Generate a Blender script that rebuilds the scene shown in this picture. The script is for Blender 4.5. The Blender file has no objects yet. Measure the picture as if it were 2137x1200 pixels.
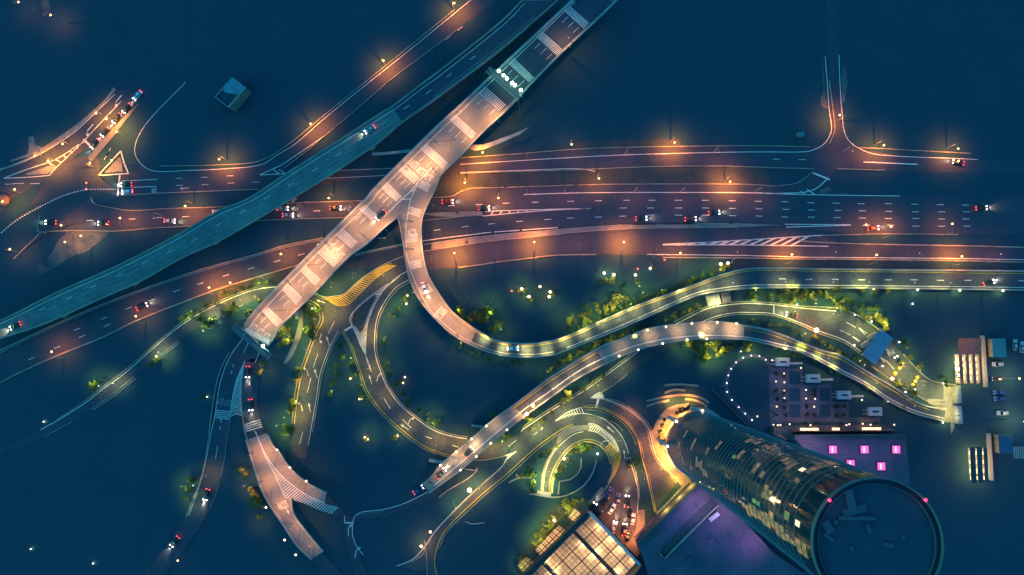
import bpy, math, random
from mathutils import Vector, Matrix
from mathutils.geometry import tessellate_polygon
random.seed(7)
SC = bpy.context.scene
COL = SC.collection

# ------------------------------------------------------------------ camera
# drone high over the interchange, looking almost straight down
H = 334.0
FPX = 1670.0                     # focal length in pixels of the 2137 px wide frame
n_dn = Vector((24.5, -122.0, -FPX)).normalized()
ROT = n_dn.rotation_difference(Vector((0, 0, -1))).to_matrix()
CAM = Vector((0, 0, H))
cd = bpy.data.cameras.new('camera')
cd.sensor_width = 36.0
cd.lens = 36.0 * FPX / 2137.0
cd.clip_start = 1.0
cd.clip_end = 3000.0
cam = bpy.data.objects.new('camera', cd)
COL.objects.link(cam)
cam.matrix_world = Matrix.Translation(CAM) @ ROT.to_4x4()
SC.camera = cam

# ------------------------------------------------------------------ sky
W = bpy.data.worlds.new('World')
SC.world = W
W.use_nodes = True
nt = W.node_tree
bg = nt.nodes['Background']
sky = nt.nodes.new('ShaderNodeTexSky')
sky.sky_type = 'NISHITA'
sky.sun_disc = False
sky.sun_elevation = math.radians(3.0)
sky.sun_rotation = math.radians(250)
sky.ozone_density = 3.0
tint = nt.nodes.new('ShaderNodeMix')
tint.data_type = 'RGBA'
tint.blend_type = 'MULTIPLY'
tint.inputs[0].default_value = 1.0
nt.links.new(sky.outputs['Color'], tint.inputs[6])
tint.inputs[7].default_value = (1.3, 9.2, 10.3, 1)
nt.links.new(tint.outputs[2], bg.inputs['Color'])
bg.inputs["Strength"].default_value = 0.10

SC.view_settings.view_transform = 'Standard'
SC.view_settings.look = 'None'
SC.view_settings.exposure = 0.0
SC.view_settings.gamma = 1.0
SC.cycles.max_bounces = 4
SC.cycles.diffuse_bounces = 2
SC.cycles.glossy_bounces = 2
SC.cycles.transmission_bounces = 3
SC.cycles.sample_clamp_indirect = 4.0
SC.cycles.caustics_reflective = False
SC.cycles.caustics_refractive = False
SC.cycles.use_denoising = True

# ------------------------------------------------------------------ helpers
def U(px, py, z=0.0):
    """point of the photograph -> world point at height z"""
    d = ROT @ Vector((px - 1068.5, 600.0 - py, -FPX))
    t = (z - H) / d.z
    return CAM + d * t

def P(s):
    return [tuple(float(v) for v in w.split(',')) for w in s.split()]

def smooth(pts, k=8):
    """Catmull-Rom through the points (2 or 3 numbers each)"""
    if len(pts) < 3:
        return [tuple(p) for p in pts]
    out = []
    n = len(pts)
    for i in range(n - 1):
        p0 = pts[max(i - 1, 0)]; p1 = pts[i]; p2 = pts[i + 1]; p3 = pts[min(i + 2, n - 1)]
        for j in range(k):
            t = j / k
            out.append(tuple(0.5 * (2 * b + (c - a) * t + (2 * a - 5 * b + 4 * c - d) * t * t + (3 * b - a - 3 * c + d) * t ** 3)
                             for a, b, c, d in zip(p0, p1, p2, p3)))
    out.append(tuple(pts[-1]))
    return out

def resample(pts, n):
    L = [0.0]
    for a, b in zip(pts, pts[1:]):
        L.append(L[-1] + math.dist(a, b))
    T = L[-1] or 1e-6
    out = []; j = 0
    for i in range(n):
        s = T * i / (n - 1)
        while j < len(L) - 2 and L[j + 1] < s:
            j += 1
        f = (s - L[j]) / max(L[j + 1] - L[j], 1e-9)
        out.append(tuple(a + (b - a) * f for a, b in zip(pts[j], pts[j + 1])))
    return out

def plen(pts):
    return sum(math.dist(a, b) for a, b in zip(pts, pts[1:]))

class Zpath:
    """height along a bridge: control points x,y,z"""
    def __init__(self, s):
        self.p = smooth(P(s), 6)
    def __call__(self, x, y):
        best = 1e18; z = 0
        for a, b in zip(self.p, self.p[1:]):
            dx = b[0] - a[0]; dy = b[1] - a[1]
            t = ((x - a[0]) * dx + (y - a[1]) * dy) / max(dx * dx + dy * dy, 1e-9)
            t = min(1, max(0, t))
            q = (x - a[0] - dx * t) ** 2 + (y - a[1] - dy * t) ** 2
            if q < best:
                best = q; z = a[2] + (b[2] - a[2]) * t
        return z

def zof(zf, x, y):
    return zf(x, y) if callable(zf) else zf

class MB:
    def __init__(self):
        self.v = []; self.f = []
    def quad(self, *p):
        i = len(self.v)
        self.v += [Vector(q) for q in p]
        self.f.append(tuple(range(i, i + len(p))))
        return self
    def strip(self, A, B):
        i = len(self.v); n = len(A)
        for a, b in zip(A, B):
            self.v += [Vector(a), Vector(b)]
        for k in range(n - 1):
            self.f.append((i + 2 * k, i + 2 * k + 1, i + 2 * k + 3, i + 2 * k + 2))
        return self
    def poly(self, pts):
        i = len(self.v)
        self.v += [Vector(p) for p in pts]
        for t in tessellate_polygon([[Vector((p[0], p[1], 0)) for p in pts]]):
            a, b, c = [pts[k] for k in t]
            if (b[0] - a[0]) * (c[1] - a[1]) - (b[1] - a[1]) * (c[0] - a[0]) < 0:
                t = (t[0], t[2], t[1])
            self.f.append(tuple(i + k for k in t))
        return self
    def prism(self, pts, z0, z1):
        """upright prism; pts = world (x,y)"""
        top = [Vector((p[0], p[1], z1)) for p in pts]
        bot = [Vector((p[0], p[1], z0)) for p in pts]
        self.poly(top)
        for k in range(len(pts)):
            m = (k + 1) % len(pts)
            self.quad(bot[k], bot[m], top[m], top[k])
        return self
    def box(self, c, sx, sy, sz, rz=0.0, bev=0.0):
        c = Vector(c); R = Matrix.Rotation(rz, 3, 'Z')
        hx, hy, hz = sx / 2, sy / 2, sz / 2
        b = bev
        i = len(self.v)
        ring = [(-hx, -hy), (hx, -hy), (hx, hy), (-hx, hy)]
        lv = [(0, -hz), (0, hz - b), (b, hz)] if b else [(0, -hz), (0, hz)]
        for ins, z in lv:
            for x, y in ring:
                self.v.append(c + R @ Vector((x - math.copysign(ins, x), y - math.copysign(ins, y), z)))
        for l in range(len(lv) - 1):
            for k in range(4):
                m = (k + 1) % 4
                self.f.append((i + l * 4 + k, i + l * 4 + m, i + l * 4 + 4 + m, i + l * 4 + 4 + k))
        t = i + (len(lv) - 1) * 4
        self.f.append((t, t + 1, t + 2, t + 3)); self.f.append((i + 3, i + 2, i + 1, i))
        return self
    def lathe(self, c, prof, n=10):
        """profile [(r,z)...] turned about the upright axis through c"""
        c = Vector(c); i = len(self.v)
        for r, z in prof:
            for k in range(n):
                a = 2 * math.pi * k / n
                self.v.append(c + Vector((r * math.cos(a), r * math.sin(a), z)))
        for l in range(len(prof) - 1):
            for k in range(n):
                m = (k + 1) % n
                self.f.append((i + l * n + k, i + l * n + m, i + (l + 1) * n + m, i + (l + 1) * n + k))
        self.f.append(tuple(i + (len(prof) - 1) * n + k for k in range(n)))
        self.f.append(tuple(i + k for k in reversed(range(n))))
        return self
    def tube(self, pts, r, n=6):
        pts = [Vector(p) for p in pts]
        i = len(self.v)
        for j, p in enumerate(pts):
            t = (pts[min(j + 1, len(pts) - 1)] - pts[max(j - 1, 0)]).normalized()
            u = t.orthogonal().normalized(); w = t.cross(u)
            rr = r[j] if isinstance(r, (list, tuple)) else r
            for k in range(n):
                a = 2 * math.pi * k / n
                self.v.append(p + (u * math.cos(a) + w * math.sin(a)) * rr)
        for l in range(len(pts) - 1):
            for k in range(n):
                m = (k + 1) % n
                self.f.append((i + l * n + k, i + l * n + m, i + (l + 1) * n + m, i + (l + 1) * n + k))
        self.f.append(tuple(i + (len(pts) - 1) * n + k for k in range(n)))
        self.f.append(tuple(i + k for k in reversed(range(n))))
        return self
    def build(self, name, m, parent=None, sm=False):
        off = Vector(parent.location) if parent is not None else Vector((0, 0, 0))
        if parent is not None and parent.parent is not None:
            off = off + Vector(parent.parent.location)
        me = bpy.data.meshes.new(name)
        me.from_pydata([tuple(v - off) for v in self.v], [], self.f)
        me.update()
        if m is not None:
            me.materials.append(m)
        if sm:
            for p in me.polygons:
                p.use_smooth = True
        o = bpy.data.objects.new(name, me)
        COL.objects.link(o)
        if parent is not None:
            o.parent = parent
        return o

def tag(o, label=None, cat=None, group=None, kind=None):
    if label: o['label'] = label
    if cat: o['category'] = cat
    if group: o['group'] = group
    if kind: o['kind'] = kind
    return o

def thing(name, label, cat, loc=(0, 0, 0), group=None):
    o = bpy.data.objects.new(name, None)
    o.empty_display_size = 0.5
    COL.objects.link(o)
    o.location = loc
    return tag(o, label, cat, group)

def copy_tree(o, parent=None):
    c = o.copy()
    COL.objects.link(c)
    c.parent = parent
    for ch in [q for q in bpy.data.objects if q.parent == o] if o.name not in KIDS else KIDS[o.name]:
        copy_tree(ch, c)
    return c
KIDS = {}
def remember(o):
    KIDS[o.name] = [q for q in bpy.data.objects if q.parent == o]
    for q in KIDS[o.name]:
        remember(q)

ORD = ['first', 'second', 'third', 'fourth', 'fifth', 'sixth', 'seventh', 'eighth', 'ninth', 'tenth', 'eleventh', 'twelfth',
       'thirteenth', 'fourteenth', 'fifteenth', 'sixteenth', 'seventeenth', 'eighteenth', 'nineteenth', 'twentieth']
def which(i, n, way='left'):
    if n == 1: return ''
    return ', ' + (ORD[i] if i < 20 else 'number %d' % (i + 1)) + ' from the ' + way

# ------------------------------------------------------------------ materials
M = {}
def mat(name, col, rough=0.85, var=0.3, scale=0.25, col2=None, metal=0.0, emit=None, es=0.0, bump=0.0, spec=0.3, fine=0.0, samp=True):
    m = bpy.data.materials.new(name)
    m.use_nodes = True
    t = m.node_tree
    b = t.nodes['Principled BSDF']
    b.inputs['Roughness'].default_value = rough
    b.inputs['Metallic'].default_value = metal
    b.inputs['Specular IOR Level'].default_value = spec
    tc = t.nodes.new('ShaderNodeTexCoord')
    nz = t.nodes.new('ShaderNodeTexNoise')
    nz.inputs['Scale'].default_value = scale
    nz.inputs['Detail'].default_value = 6.0
    nz.inputs['Roughness'].default_value = 0.62
    t.links.new(tc.outputs['Object'], nz.inputs['Vector'])
    rp = t.nodes.new('ShaderNodeValToRGB')
    rp.color_ramp.elements[0].position = 0.32
    rp.color_ramp.elements[1].position = 0.70
    c2 = col2 or tuple(c * (1 - var) for c in col)
    rp.color_ramp.elements[0].color = (*c2, 1)
    rp.color_ramp.elements[1].color = (*[min(1, c * (1 + (var * 0.6 if not col2 else 0))) for c in col], 1)
    t.links.new(nz.outputs['Fac'], rp.inputs['Fac'])
    last = rp.outputs['Color']
    if fine:
        n2 = t.nodes.new('ShaderNodeTexNoise')
        n2.inputs['Scale'].default_value = scale * 14
        n2.inputs['Detail'].default_value = 4.0
        t.links.new(tc.outputs['Object'], n2.inputs['Vector'])
        mr = t.nodes.new('ShaderNodeMapRange')
        mr.inputs[1].default_value = 0.3; mr.inputs[2].default_value = 0.7
        mr.inputs[3].default_value = 1 - fine; mr.inputs[4].default_value = 1 + fine
        t.links.new(n2.outputs['Fac'], mr.inputs[0])
        mx = t.nodes.new('ShaderNodeMix'); mx.data_type = 'RGBA'; mx.blend_type = 'MULTIPLY'
        mx.inputs[0].default_value = 1.0
        t.links.new(last, mx.inputs[6]); t.links.new(mr.outputs[0], mx.inputs[7])
        last = mx.outputs[2]
    t.links.new(last, b.inputs['Base Color'])
    if bump:
        bp = t.nodes.new('ShaderNodeBump')
        bp.inputs['Strength'].default_value = bump
        t.links.new(nz.outputs['Fac'], bp.inputs['Height'])
        t.links.new(bp.outputs['Normal'], b.inputs['Normal'])
    if emit:
        b.inputs['Emission Color'].default_value = (*emit, 1)
        b.inputs['Emission Strength'].default_value = es
        if not samp:
            m.cycles.emission_sampling = 'NONE'
    M[name] = m
    return m

mat('ground', (0.016, 0.051, 0.071), 0.95, 0, 0.06, col2=(0.013, 0.047, 0.068), fine=0.08)
mat('grass', (0.062, 0.066, 0.058), 0.95, 0, 0.12, col2=(0.028, 0.044, 0.052), fine=0.4)
mat('asphalt', (0.054, 0.054, 0.072), 0.82, 0, 0.09, col2=(0.032, 0.046, 0.067), fine=0.22)
mat('old_asphalt', (0.066, 0.068, 0.076), 0.82, 0, 0.08, col2=(0.036, 0.050, 0.066), fine=0.25)
mat('concrete', (0.255, 0.21, 0.175), 0.85, 0, 0.06, col2=(0.165, 0.142, 0.13), fine=0.14)
mat('worn_concrete', (0.23, 0.19, 0.16), 0.85, 0, 0.15, col2=(0.15, 0.13, 0.12), fine=0.2)
mat('teal_concrete', (0.19, 0.20, 0.172), 0.85, 0, 0.09, col2=(0.075, 0.12, 0.122), fine=0.22)
mat('teal_wear', (0.14, 0.17, 0.155), 0.85, 0, 0.2, col2=(0.06, 0.10, 0.105), fine=0.3)
mat('teal_parapet', (0.25, 0.235, 0.20), 0.85, 0.35, 0.1)
mat('kerb', (0.27, 0.24, 0.19), 0.85, 0.35, 0.2, fine=0.2)
mat('parapet', (0.30, 0.275, 0.26), 0.8, 0.3, 0.15)
mat('paving', (0.20, 0.18, 0.17), 0.85, 0.35, 0.12, fine=0.2)
mat('paint', (0.66, 0.58, 0.52), 0.6, 0.25, 0.5)
mat('paint_worn', (0.30, 0.29, 0.29), 0.7, 0.45, 0.6)
mat('yellow_paint', (0.66, 0.42, 0.05), 0.6, 0.3, 0.4)
mat('steel', (0.16, 0.17, 0.18), 0.45, 0.2, 1.0, metal=0.6)
mat('dark_steel', (0.05, 0.055, 0.06), 0.5, 0.2, 1.0, metal=0.4)
mat('bark', (0.05, 0.035, 0.025), 0.9, 0.3, 3.0)
# ------------------------------------------------------------------ road tools
def pxs(s, sm=True, k=8):
    p = P(s) if isinstance(s, str) else s
    return smooth(p, k) if sm else p

def world(pts, zf, dz=0.0):
    return [U(p[0], p[1], zof(zf, p[0], p[1]) + dz) for p in pts]

def offset(W_, d):
    out = []
    for i, p in enumerate(W_):
        a = W_[max(i - 1, 0)]; b = W_[min(i + 1, len(W_) - 1)]
        t = Vector((b.x - a.x, b.y - a.y, 0))
        t = t.normalized() if t.length > 1e-9 else Vector((1, 0, 0))
        out.append(p + Vector((-t.y, t.x, 0)) * d)
    return out

def sheet(mb, A, B, zf, dz=0.0, n=None, cross=1):
    A = pxs(A); B = pxs(B)
    n = n or max(2, int(max(plen(A), plen(B)) / 12))
    A = resample(A, n); B = resample(B, n)
    wa = world(A, zf, dz); wb = world(B, zf, dz)
    prev = wa
    for c in range(1, cross + 1):
        cur = [a.lerp(b, c / cross) for a, b in zip(wa, wb)]
        mb.strip(cur, prev)
        prev = cur

def line(mb, s, w=0.18, zf=0.0, dz=0.30, sm=True):
    p = pxs(s, sm)
    if sm: p = resample(p, max(3, int(plen(p) / 5)))
    c = world(p, zf, dz)
    mb.strip(offset(c, -w / 2), offset(c, w / 2))

def wall(mb, s, w=0.3, h0=0.0, h1=0.25, zf=0.0, sm=True):
    p = pxs(s, sm)
    if sm: p = resample(p, max(3, int(plen(p) / 7)))
    c = world(p, zf, h1)
    l = offset(c, w / 2); r = offset(c, -w / 2)
    dn = Vector((0, 0, h0 - h1))
    mb.strip(r, l)
    mb.strip(l, [q + dn for q in l])
    mb.strip([q + dn for q in r], r)
    mb.quad(l[0], r[0], r[0] + dn, l[0] + dn)
    mb.quad(r[-1], l[-1], l[-1] + dn, r[-1] + dn)

def dash(mb, s, ln=2.9, w=0.22, zf=0.0, dz=0.30):
    p = P(s) if isinstance(s, str) else s
    c = [U(q[0], q[1], zof(zf, *q[:2]) + dz) for q in p]
    for i, q in enumerate(c):
        a = c[max(i - 1, 0)]; b = c[min(i + 1, len(c) - 1)]
        t = (b - a).normalized()
        n = Vector((-t.y, t.x, 0)).normalized() * w / 2
        t = t * ln / 2
        mb.quad(q - t - n, q + t - n, q + t + n, q - t + n)

def hatch(mb, A, B, n, w=0.3, zf=0.0, dz=0.30, skew=0.0, ends=True):
    A = resample(pxs(A), 60); B = resample(pxs(B), 60)
    def at(q, t):
        t = min(max(t, 0), 1) * 59; i = min(int(t), 58); f = t - i
        return (q[i][0] + (q[i + 1][0] - q[i][0]) * f, q[i][1] + (q[i + 1][1] - q[i][1]) * f)
    for i in range(n):
        t = i / (n - 1) if n > 1 else 0.5
        if not (0 <= t + skew <= 1): continue
        a = at(A, t); b = at(B, t + skew)
        pa, pb = world([a, b], zf, dz)
        d = (pb - pa)
        if d.length < 0.15: continue
        d.normalize()
        nn = Vector((-d.y, d.x, 0)) * w / 2
        mb.quad(pa - nn, pb - nn, pb + nn, pa + nn)

def chevrons(mb, A, B, n, w=0.3, zf=0.0, dz=0.30, skew=0.06):
    A = resample(pxs(A), 60); B = resample(pxs(B), 60)
    Cn = [((a[0] + b[0]) / 2, (a[1] + b[1]) / 2) for a, b in zip(A, B)]
    def at(q, t):
        t = min(max(t, 0), 1) * 59; i = min(int(t), 58); f = t - i
        return (q[i][0] + (q[i + 1][0] - q[i][0]) * f, q[i][1] + (q[i + 1][1] - q[i][1]) * f)
    for i in range(n):
        t = i / (n - 1)
        for S in (A, B):
            pa, pb = world([at(S, t), at(Cn, t + skew)], zf, dz)
            d = pb - pa
            if d.length < 0.1: continue
            d.normalize()
            nn = Vector((-d.y, d.x, 0)) * w / 2
            mb.quad(pa - nn, pb - nn, pb + nn, pa + nn)

def struct(o):
    o['kind'] = 'structure'
    return o

class Road:
    """one ground road: a sheet plus its painted lines, dashes, hatching and kerbs as children"""
    def __init__(self, name, pieces, m='asphalt', lay=1, raw=None):
        mb = MB()
        for k_, (A, B) in enumerate(pieces):
            sheet(mb, A, B, 0.02 + 0.03 * (lay - 1) + 0.004 * k_, cross=2)
        self.o = struct(mb.build(name, M[m]))
        self.parts = {}
    def mb(self, k):
        return self.parts.setdefault(k, MB())
    def lines(self, *ss, w=0.2, k=('edge_line', 'paint')):
        for s in ss: line(self.mb(k), s, w)
        return self
    def straight(self, *ss, w=0.2, k=('edge_line', 'paint')):
        for s in ss: line(self.mb(k), s, w, sm=False)
        return self
    def dashes(self, *ss, w=0.22, ln=2.9, k=('lane_dash', 'paint')):
        for s in ss: dash(self.mb(k), s, ln, w)
        return self
    def hatch(self, A, B, n, w=0.3, skew=0.0, k=('hatching', 'paint')):
        hatch(self.mb(k), A, B, n, w, skew=skew)
        return self
    def chevron(self, A, B, n, w=0.3, skew=0.06, k=('hatching', 'paint')):
        chevrons(self.mb(k), A, B, n, w, skew=skew)
        return self
    def kerbs(self, *ss, w=0.35, h=0.42, k=('kerb', 'kerb')):
        for s in ss: wall(self.mb(k), s, w, 0.0, h)
        return self
    def poly(self, s, k, z=0.305):
        self.mb(k).poly([U(*q, z) for q in P(s)])
        return self
    def done(self):
        for (nm, m), b in self.parts.items():
            struct(b.build(nm, M[m], self.o))
        return self.o

def arrow(mb, x, y, dx, dy, kind='up', zf=0.0, dz=0.305, L=5.0):
    """painted direction arrow at photo point x,y pointing along the photo direction dx,dy"""
    c = U(x, y, zof(zf, x, y) + dz)
    f = U(x + dx, y + dy, zof(zf, x, y) + dz) - c
    f = Vector((f.x, f.y, 0)).normalized(); r = Vector((f.y, -f.x, 0))
    def q(*pp): mb.quad(*[c + r * a * L / 5 + f * b * L / 5 for a, b in pp])
    if kind == 'up':
        q((-.16, -2.4), (.16, -2.4), (.16, .8), (-.16, .8)); q((-.6, .6), (.6, .6), (0, 2.5))
    else:
        s = 1 if kind == 'right' else -1
        q((-.16, -2.4), (.16, -2.4), (.16, .6), (-.16, .6))
        q((-.16, .6), (.16, .6), (s * .8, 1.5), (s * .6, 1.8))
        q((s * .35, 2.1), (s * 1.1, .9), (s * 1.6, 2.2))

def painted_text(txt, x0, y0, x1, y1, hgt, zf, dz, parent, worn='paint', flip=False):
    """lettering painted across the lanes from photo point 0 (left of the reader) to 1"""
    cu = bpy.data.curves.new('painted_word', 'FONT')
    cu.body = txt
    ob = bpy.data.objects.new('tmp_text', cu)
    COL.objects.link(ob)
    dg = bpy.context.evaluated_depsgraph_get()
    me = bpy.data.meshes.new_from_object(ob.evaluated_get(dg))
    bpy.data.objects.remove(ob)
    if not me.vertices:
        return None
    xs = [v.co.x for v in me.vertices]; ys = [v.co.y for v in me.vertices]
    a = U(x0, y0, zof(zf, x0, y0) + dz); b = U(x1, y1, zof(zf, x1, y1) + dz)
    e = b - a
    up = Vector((-e.y, e.x, 0)).normalized() * hgt
    off = Vector(parent.location)
    for v in me.vertices:
        u = (v.co.x - min(xs)) / (max(xs) - min(xs)); w = (v.co.y - min(ys)) / (max(ys) - min(ys))
        v.co = a + e * u + up * w - off
    me.materials.clear(); me.materials.append(M[worn])
    o = bpy.data.objects.new('painted_word', me)
    COL.objects.link(o); o.parent = parent
    return o

# ------------------------------------------------------------------ ground
g = MB()
nx, ny = 44, 30
for i in range(nx):
    for j in range(ny):
        x0 = -520 + i * 1040 / nx; x1 = -520 + (i + 1) * 1040 / nx
        y0 = -340 + j * 680 / ny; y1 = -340 + (j + 1) * 680 / ny
        g.quad((x0, y0, 0), (x1, y0, 0), (x1, y1, 0), (x0, y1, 0))
struct(g.build('ground', M['ground']))
far = MB()
far.quad((-3000, -3000, -.05), (3000, -3000, -.05), (3000, 3000, -.05), (-3000, 3000, -.05))
struct(far.build('distant_ground', M['ground']))
def verge(*polys, m='grass'):
    mb = MB()
    for A, B in polys: sheet(mb, A, B, 0.012, cross=3)
    tag(mb.build('grass_verge', M[m]), kind='stuff')
verge(('900,360 1000,359 1100,356 1205,353 1345,348 1500,347 1600,349', '890,412 940,410 977,394 1049,391 1201,386 1308,384 1540,385 1612,388'),
      ('500,545 577,567 629,551', '440,632 500,612 584,598'),
      ('1205,315 1310,305 1420,303', '1200,296 1310,292 1420,290'))

# ------------------------------------------------------------------ ground roads
# collector road along the top, the road curving away to the upper right and the T junction on the right
r = Road('road', [
    ('285,329 304,350 332,358 385,356 455,353 540,345 580,322 615,301 668,255 727,206 850,108 948,28 985,-2',
     '310,408 350,404 420,400 480,396 560,378 594,350 640,315 678,283 745,227 801,178 836,150 878,119 962,56 1040,-2'),
    ('250,360 350,357 455,353 545,352', '250,410 350,404 480,398 560,394'),
    ('540,345 640,350 760,351 960,333 1065,325 1205,314 1310,309 1500,306 1600,306 1690,308', '540,396 640,390 760,374 960,361 1100,356 1240,352 1345,348 1500,347 1600,349 1750,353'),
    ('1724,-10 1726,110 1728,168 1731,224 1736,259 1734,280 1723,300', '1750,-10 1751,110 1753,175 1758,245 1763,277 1775,298 1797,312'),
    ('1690,308 1740,300 1797,312 1842,319 1895,326 1982,330 2041,333 2137,337', '1690,352 1747,353 1800,354 1847,356 1895,358 1982,360 2041,362 2137,364'),
    ('1698,352 1690,362 1667,380 1639,387 1612,389', '1750,352 1738,362 1726,375 1702,394 1660,405'),
], lay=1)
r.lines('388,171 329,231 297,270 282,304 285,329 304,350 332,358 385,356 455,353 540,345 580,322 615,301 668,255 727,206 850,108 948,28 985,-2', w=.26)
r.lines('960,343 1170,330 1310,323 1500,318 1597,317 1674,317 1702,311 1723,297 1734,276 1735,259 1730,224 1726,168 1722,118', w=.3)
r.lines('1751,115 1753,175 1758,245 1763,277 1775,297 1796,311 1828,322 1894,327 1982,330 2041,333', w=.3)
r.lines('960,360 1100,355 1205,352 1242,358', '252,378 329,374', '252,392 327,389', w=.28)
r.straight('1802,338 1915,343', w=.5).straight('700,356 822,351', '668,373 804,366', w=.2)
r.straight('1697,361 1732,375', w=.7).lines('1726,374 1702,394 1670,402 1597,404', w=.4)
r.straight('1684,395 1702,407', '1670,399 1681,406', w=.5)
r.straight('250,366 245,410', w=.7)
r.lines('542,365 570,352 594,340 678,283', w=.3).straight('542,365 605,362', '570,353 583,363', '582,354 596,362', '605,362 615,349', w=.35)
r.dashes('374,372 427,370 480,367', '374,387 428,385 482,382 534,380', '1620,332 1674,333', '934,80 960,60')
r.kerbs('332,346 455,344 540,336 600,302 668,247 727,199 850,100 948,20', '594,350 640,315 678,283 745,227 801,178 836,150 878,119 930,80 962,56', w=.3, h=.45)
r.kerbs('960,329 1065,322 1205,311 1310,307 1500,304 1597,304 1690,306', '960,362 1100,357 1205,354 1345,348 1500,346 1597,349 1698,352',
        '1731,300 1741,277 1742,259 1738,224 1731,168', '1793,308 1842,310 2027,320', '1747,352 1847,355', '1612,388 1639,386 1667,380 1698,357', w=.35)
r.kerbs('245,408 350,402 539,395', w=.35)
arrow(r.mb(('road_arrow', 'paint')), 384, 393, -1, 0.1, 'up', L=4)
r.poly('316,393 327,392 328,404 317,405', ('road_patch', 'paint_worn'))
r.hatch('241,394 182,395 133,407 80,432 35,458 3,484', '241,396 182,397 134,409 81,434 36,460 4,486', 44, w=.7, k=('lane_dash', 'paint'))
r.done()

# main motorway east of the viaduct and its western arm
r = Road('road', [
    ('189,412 196,425 227,432 273,439 350,435 420,433 486,430 580,425 640,422 755,419 920,411 957,402 977,394 1049,392 1201,386 1308,384 1540,385 1612,388 1724,406 1878,408 2030,411 2140,412',
     '20,545 73,497 91,484 175,481 245,482 315,476 410,471 528,461 640,456 731,454 800,470 882,503 982,490 1105,479 1224,472 1315,468 1455,467 1640,474 1794,489 1850,488 2000,489 2140,489'),
], lay=2)
r.lines('1093,406 1245,402 1540,402 1640,405 1724,407 1878,409', w=.34)
r.dashes('1056,424 1117,422 1191,420 1249,419 1308,418 1361,418 1416,418 1472,418 1528,419 1582,420 1638,421 1692,423 1745,424 1797,425 1854,425 1909,426 1962,427 2015,428',
         '1301,434 1358,434 1416,434 1472,434 1529,435 1584,436 1640,437 1693,438 1749,439 1800,440 1855,441 1910,442 1965,442 2017,442',
         '797,497 855,489 912,480 970,473 1026,467 1084,462 1143,458 1191,455 1249,453 1300,451 1358,449 1416,449 1472,449 1529,450 1584,451 1638,453 1693,453 1747,454 1800,455 1854,456 1911,456 1965,457 2016,457',
         '1808,470 1859,470 1911,472 1965,472 2018,472', '942,429 1000,427',
         '188,460 276,457 332,454 388,452 441,450 550,440 661,440 713,438', w=.3)
r.lines('1013,441 1100,438 1180,436 1241,435', '1007,451 1070,445 1129,440 1180,437 1241,435', w=.35)
r.hatch('1013,441 1100,438', '1007,451 1100,442', 6, w=.45, skew=-.02)
r.lines('882,503 923,497 982,490 1023,485 1105,479 1164,475', '1638,468 1776,469', '1640,474 1776,470', w=.35)
r.kerbs('189,412 196,425 227,432 273,439 350,435 420,433 486,430 580,425 640,422 755,419', '28,540 73,497 91,484 175,481 245,482 315,476 410,471 528,461 640,456 731,454',
        '897,412 940,410 957,402 977,394 998,392 1049,391 1201,386 1308,384 1540,384 1612,388', '1717,491 1794,489 1850,488 2000,489', w=.35)
r.done()

# the lower carriageway that sweeps in from the lower left
r = Road('road', [
    ('-10,740 105,685 210,640 315,601 420,566 540,533 591,517 675,500 741,530 800,517 882,524 948,514 1023,503 1105,495 1210,484 1315,477 1455,475 1540,474 1640,476 1717,491 1760,508 1850,510 2025,513 2140,516',
     '-10,803 35,780 112,745 210,705 287,668 385,629 455,603 577,566 629,551 741,560 820,552 900,560 957,558 998,553 1080,542 1157,533 1245,531 1350,532 1500,533 1654,536 1710,537 1955,539 2140,542'),
], lay=3)
r.lines('1350,531 1540,533 1654,536 1710,537 1955,539 2137,542', w=.32)
r.lines('1383,510 1500,504 1717,491', '1383,511 1540,511 1729,514', w=.4)
r.hatch('1430,508 1500,504 1690,492', '1415,511 1540,511 1650,513', 12, w=.7)
r.dashes('66,748 119,725 171,702 223,679', '161,687 217,664 268,643 316,626 368,607 417,592 471,575 524,560 578,545 629,531', w=.26)
r.lines('0,736 105,685 210,640 315,601 420,566 540,533 591,517 675,500', w=.25, k=('edge_line', 'paint_worn'))
r.lines('741,530 836,510 882,503', w=.2)
r.kerbs('0,731 105,681 210,636 315,597 420,562 540,529 591,513 675,496', '0,799 35,780 112,745 210,705 287,668 385,629 455,603 540,577 577,566 629,551',
        '741,533 800,520 836,513 882,505', '957,558 998,553 1057,544 1080,542 1157,533 1245,531', '1383,537 1540,538 1654,540 1955,543 2137,547',
        '1675,503 1745,507 1850,510 2025,513 2137,516', w=.5, h=.45)
r.done()
# concrete median strips
mb = MB()
sheet(mb, '900,508 948,499 1023,490 1105,483 1224,473 1315,468 1455,467 1540,466 1636,470', '900,520 948,514 1023,503 1105,495 1210,484 1315,477 1455,475 1540,474 1636,470', 0.29)
sheet(mb, '885,446 943,444 1007,443', '885,448 943,453 1007,450', 0.29)
med = struct(mb.build('median_strip', M['paving']))
mb = MB()
for s in ('885,524 948,514 1023,503 1105,495 1210,484 1315,477 1455,475 1540,474', '885,510 948,500 1023,491 1105,484 1224,474 1315,469 1455,467 1540,466',
          '840,467 885,460 943,454 985,449 1007,450', '885,446 943,443 1007,442', '1670,491 1668,498 1675,503', '1290,469 1455,467'):
    wall(mb, s, .3, 0, .4)
struct(mb.build('kerb', M['kerb'], med))
mb = MB()
for x, y in ((974, 506), (1028, 486), (1087, 481), (955, 443), (1055, 392), (1202, 387), (1525, 465)):
    mb.box(U(x, y, .28), 1.1, 1.0, .3)
struct(mb.build('drain_cover', M['dark_steel'], med))

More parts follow.
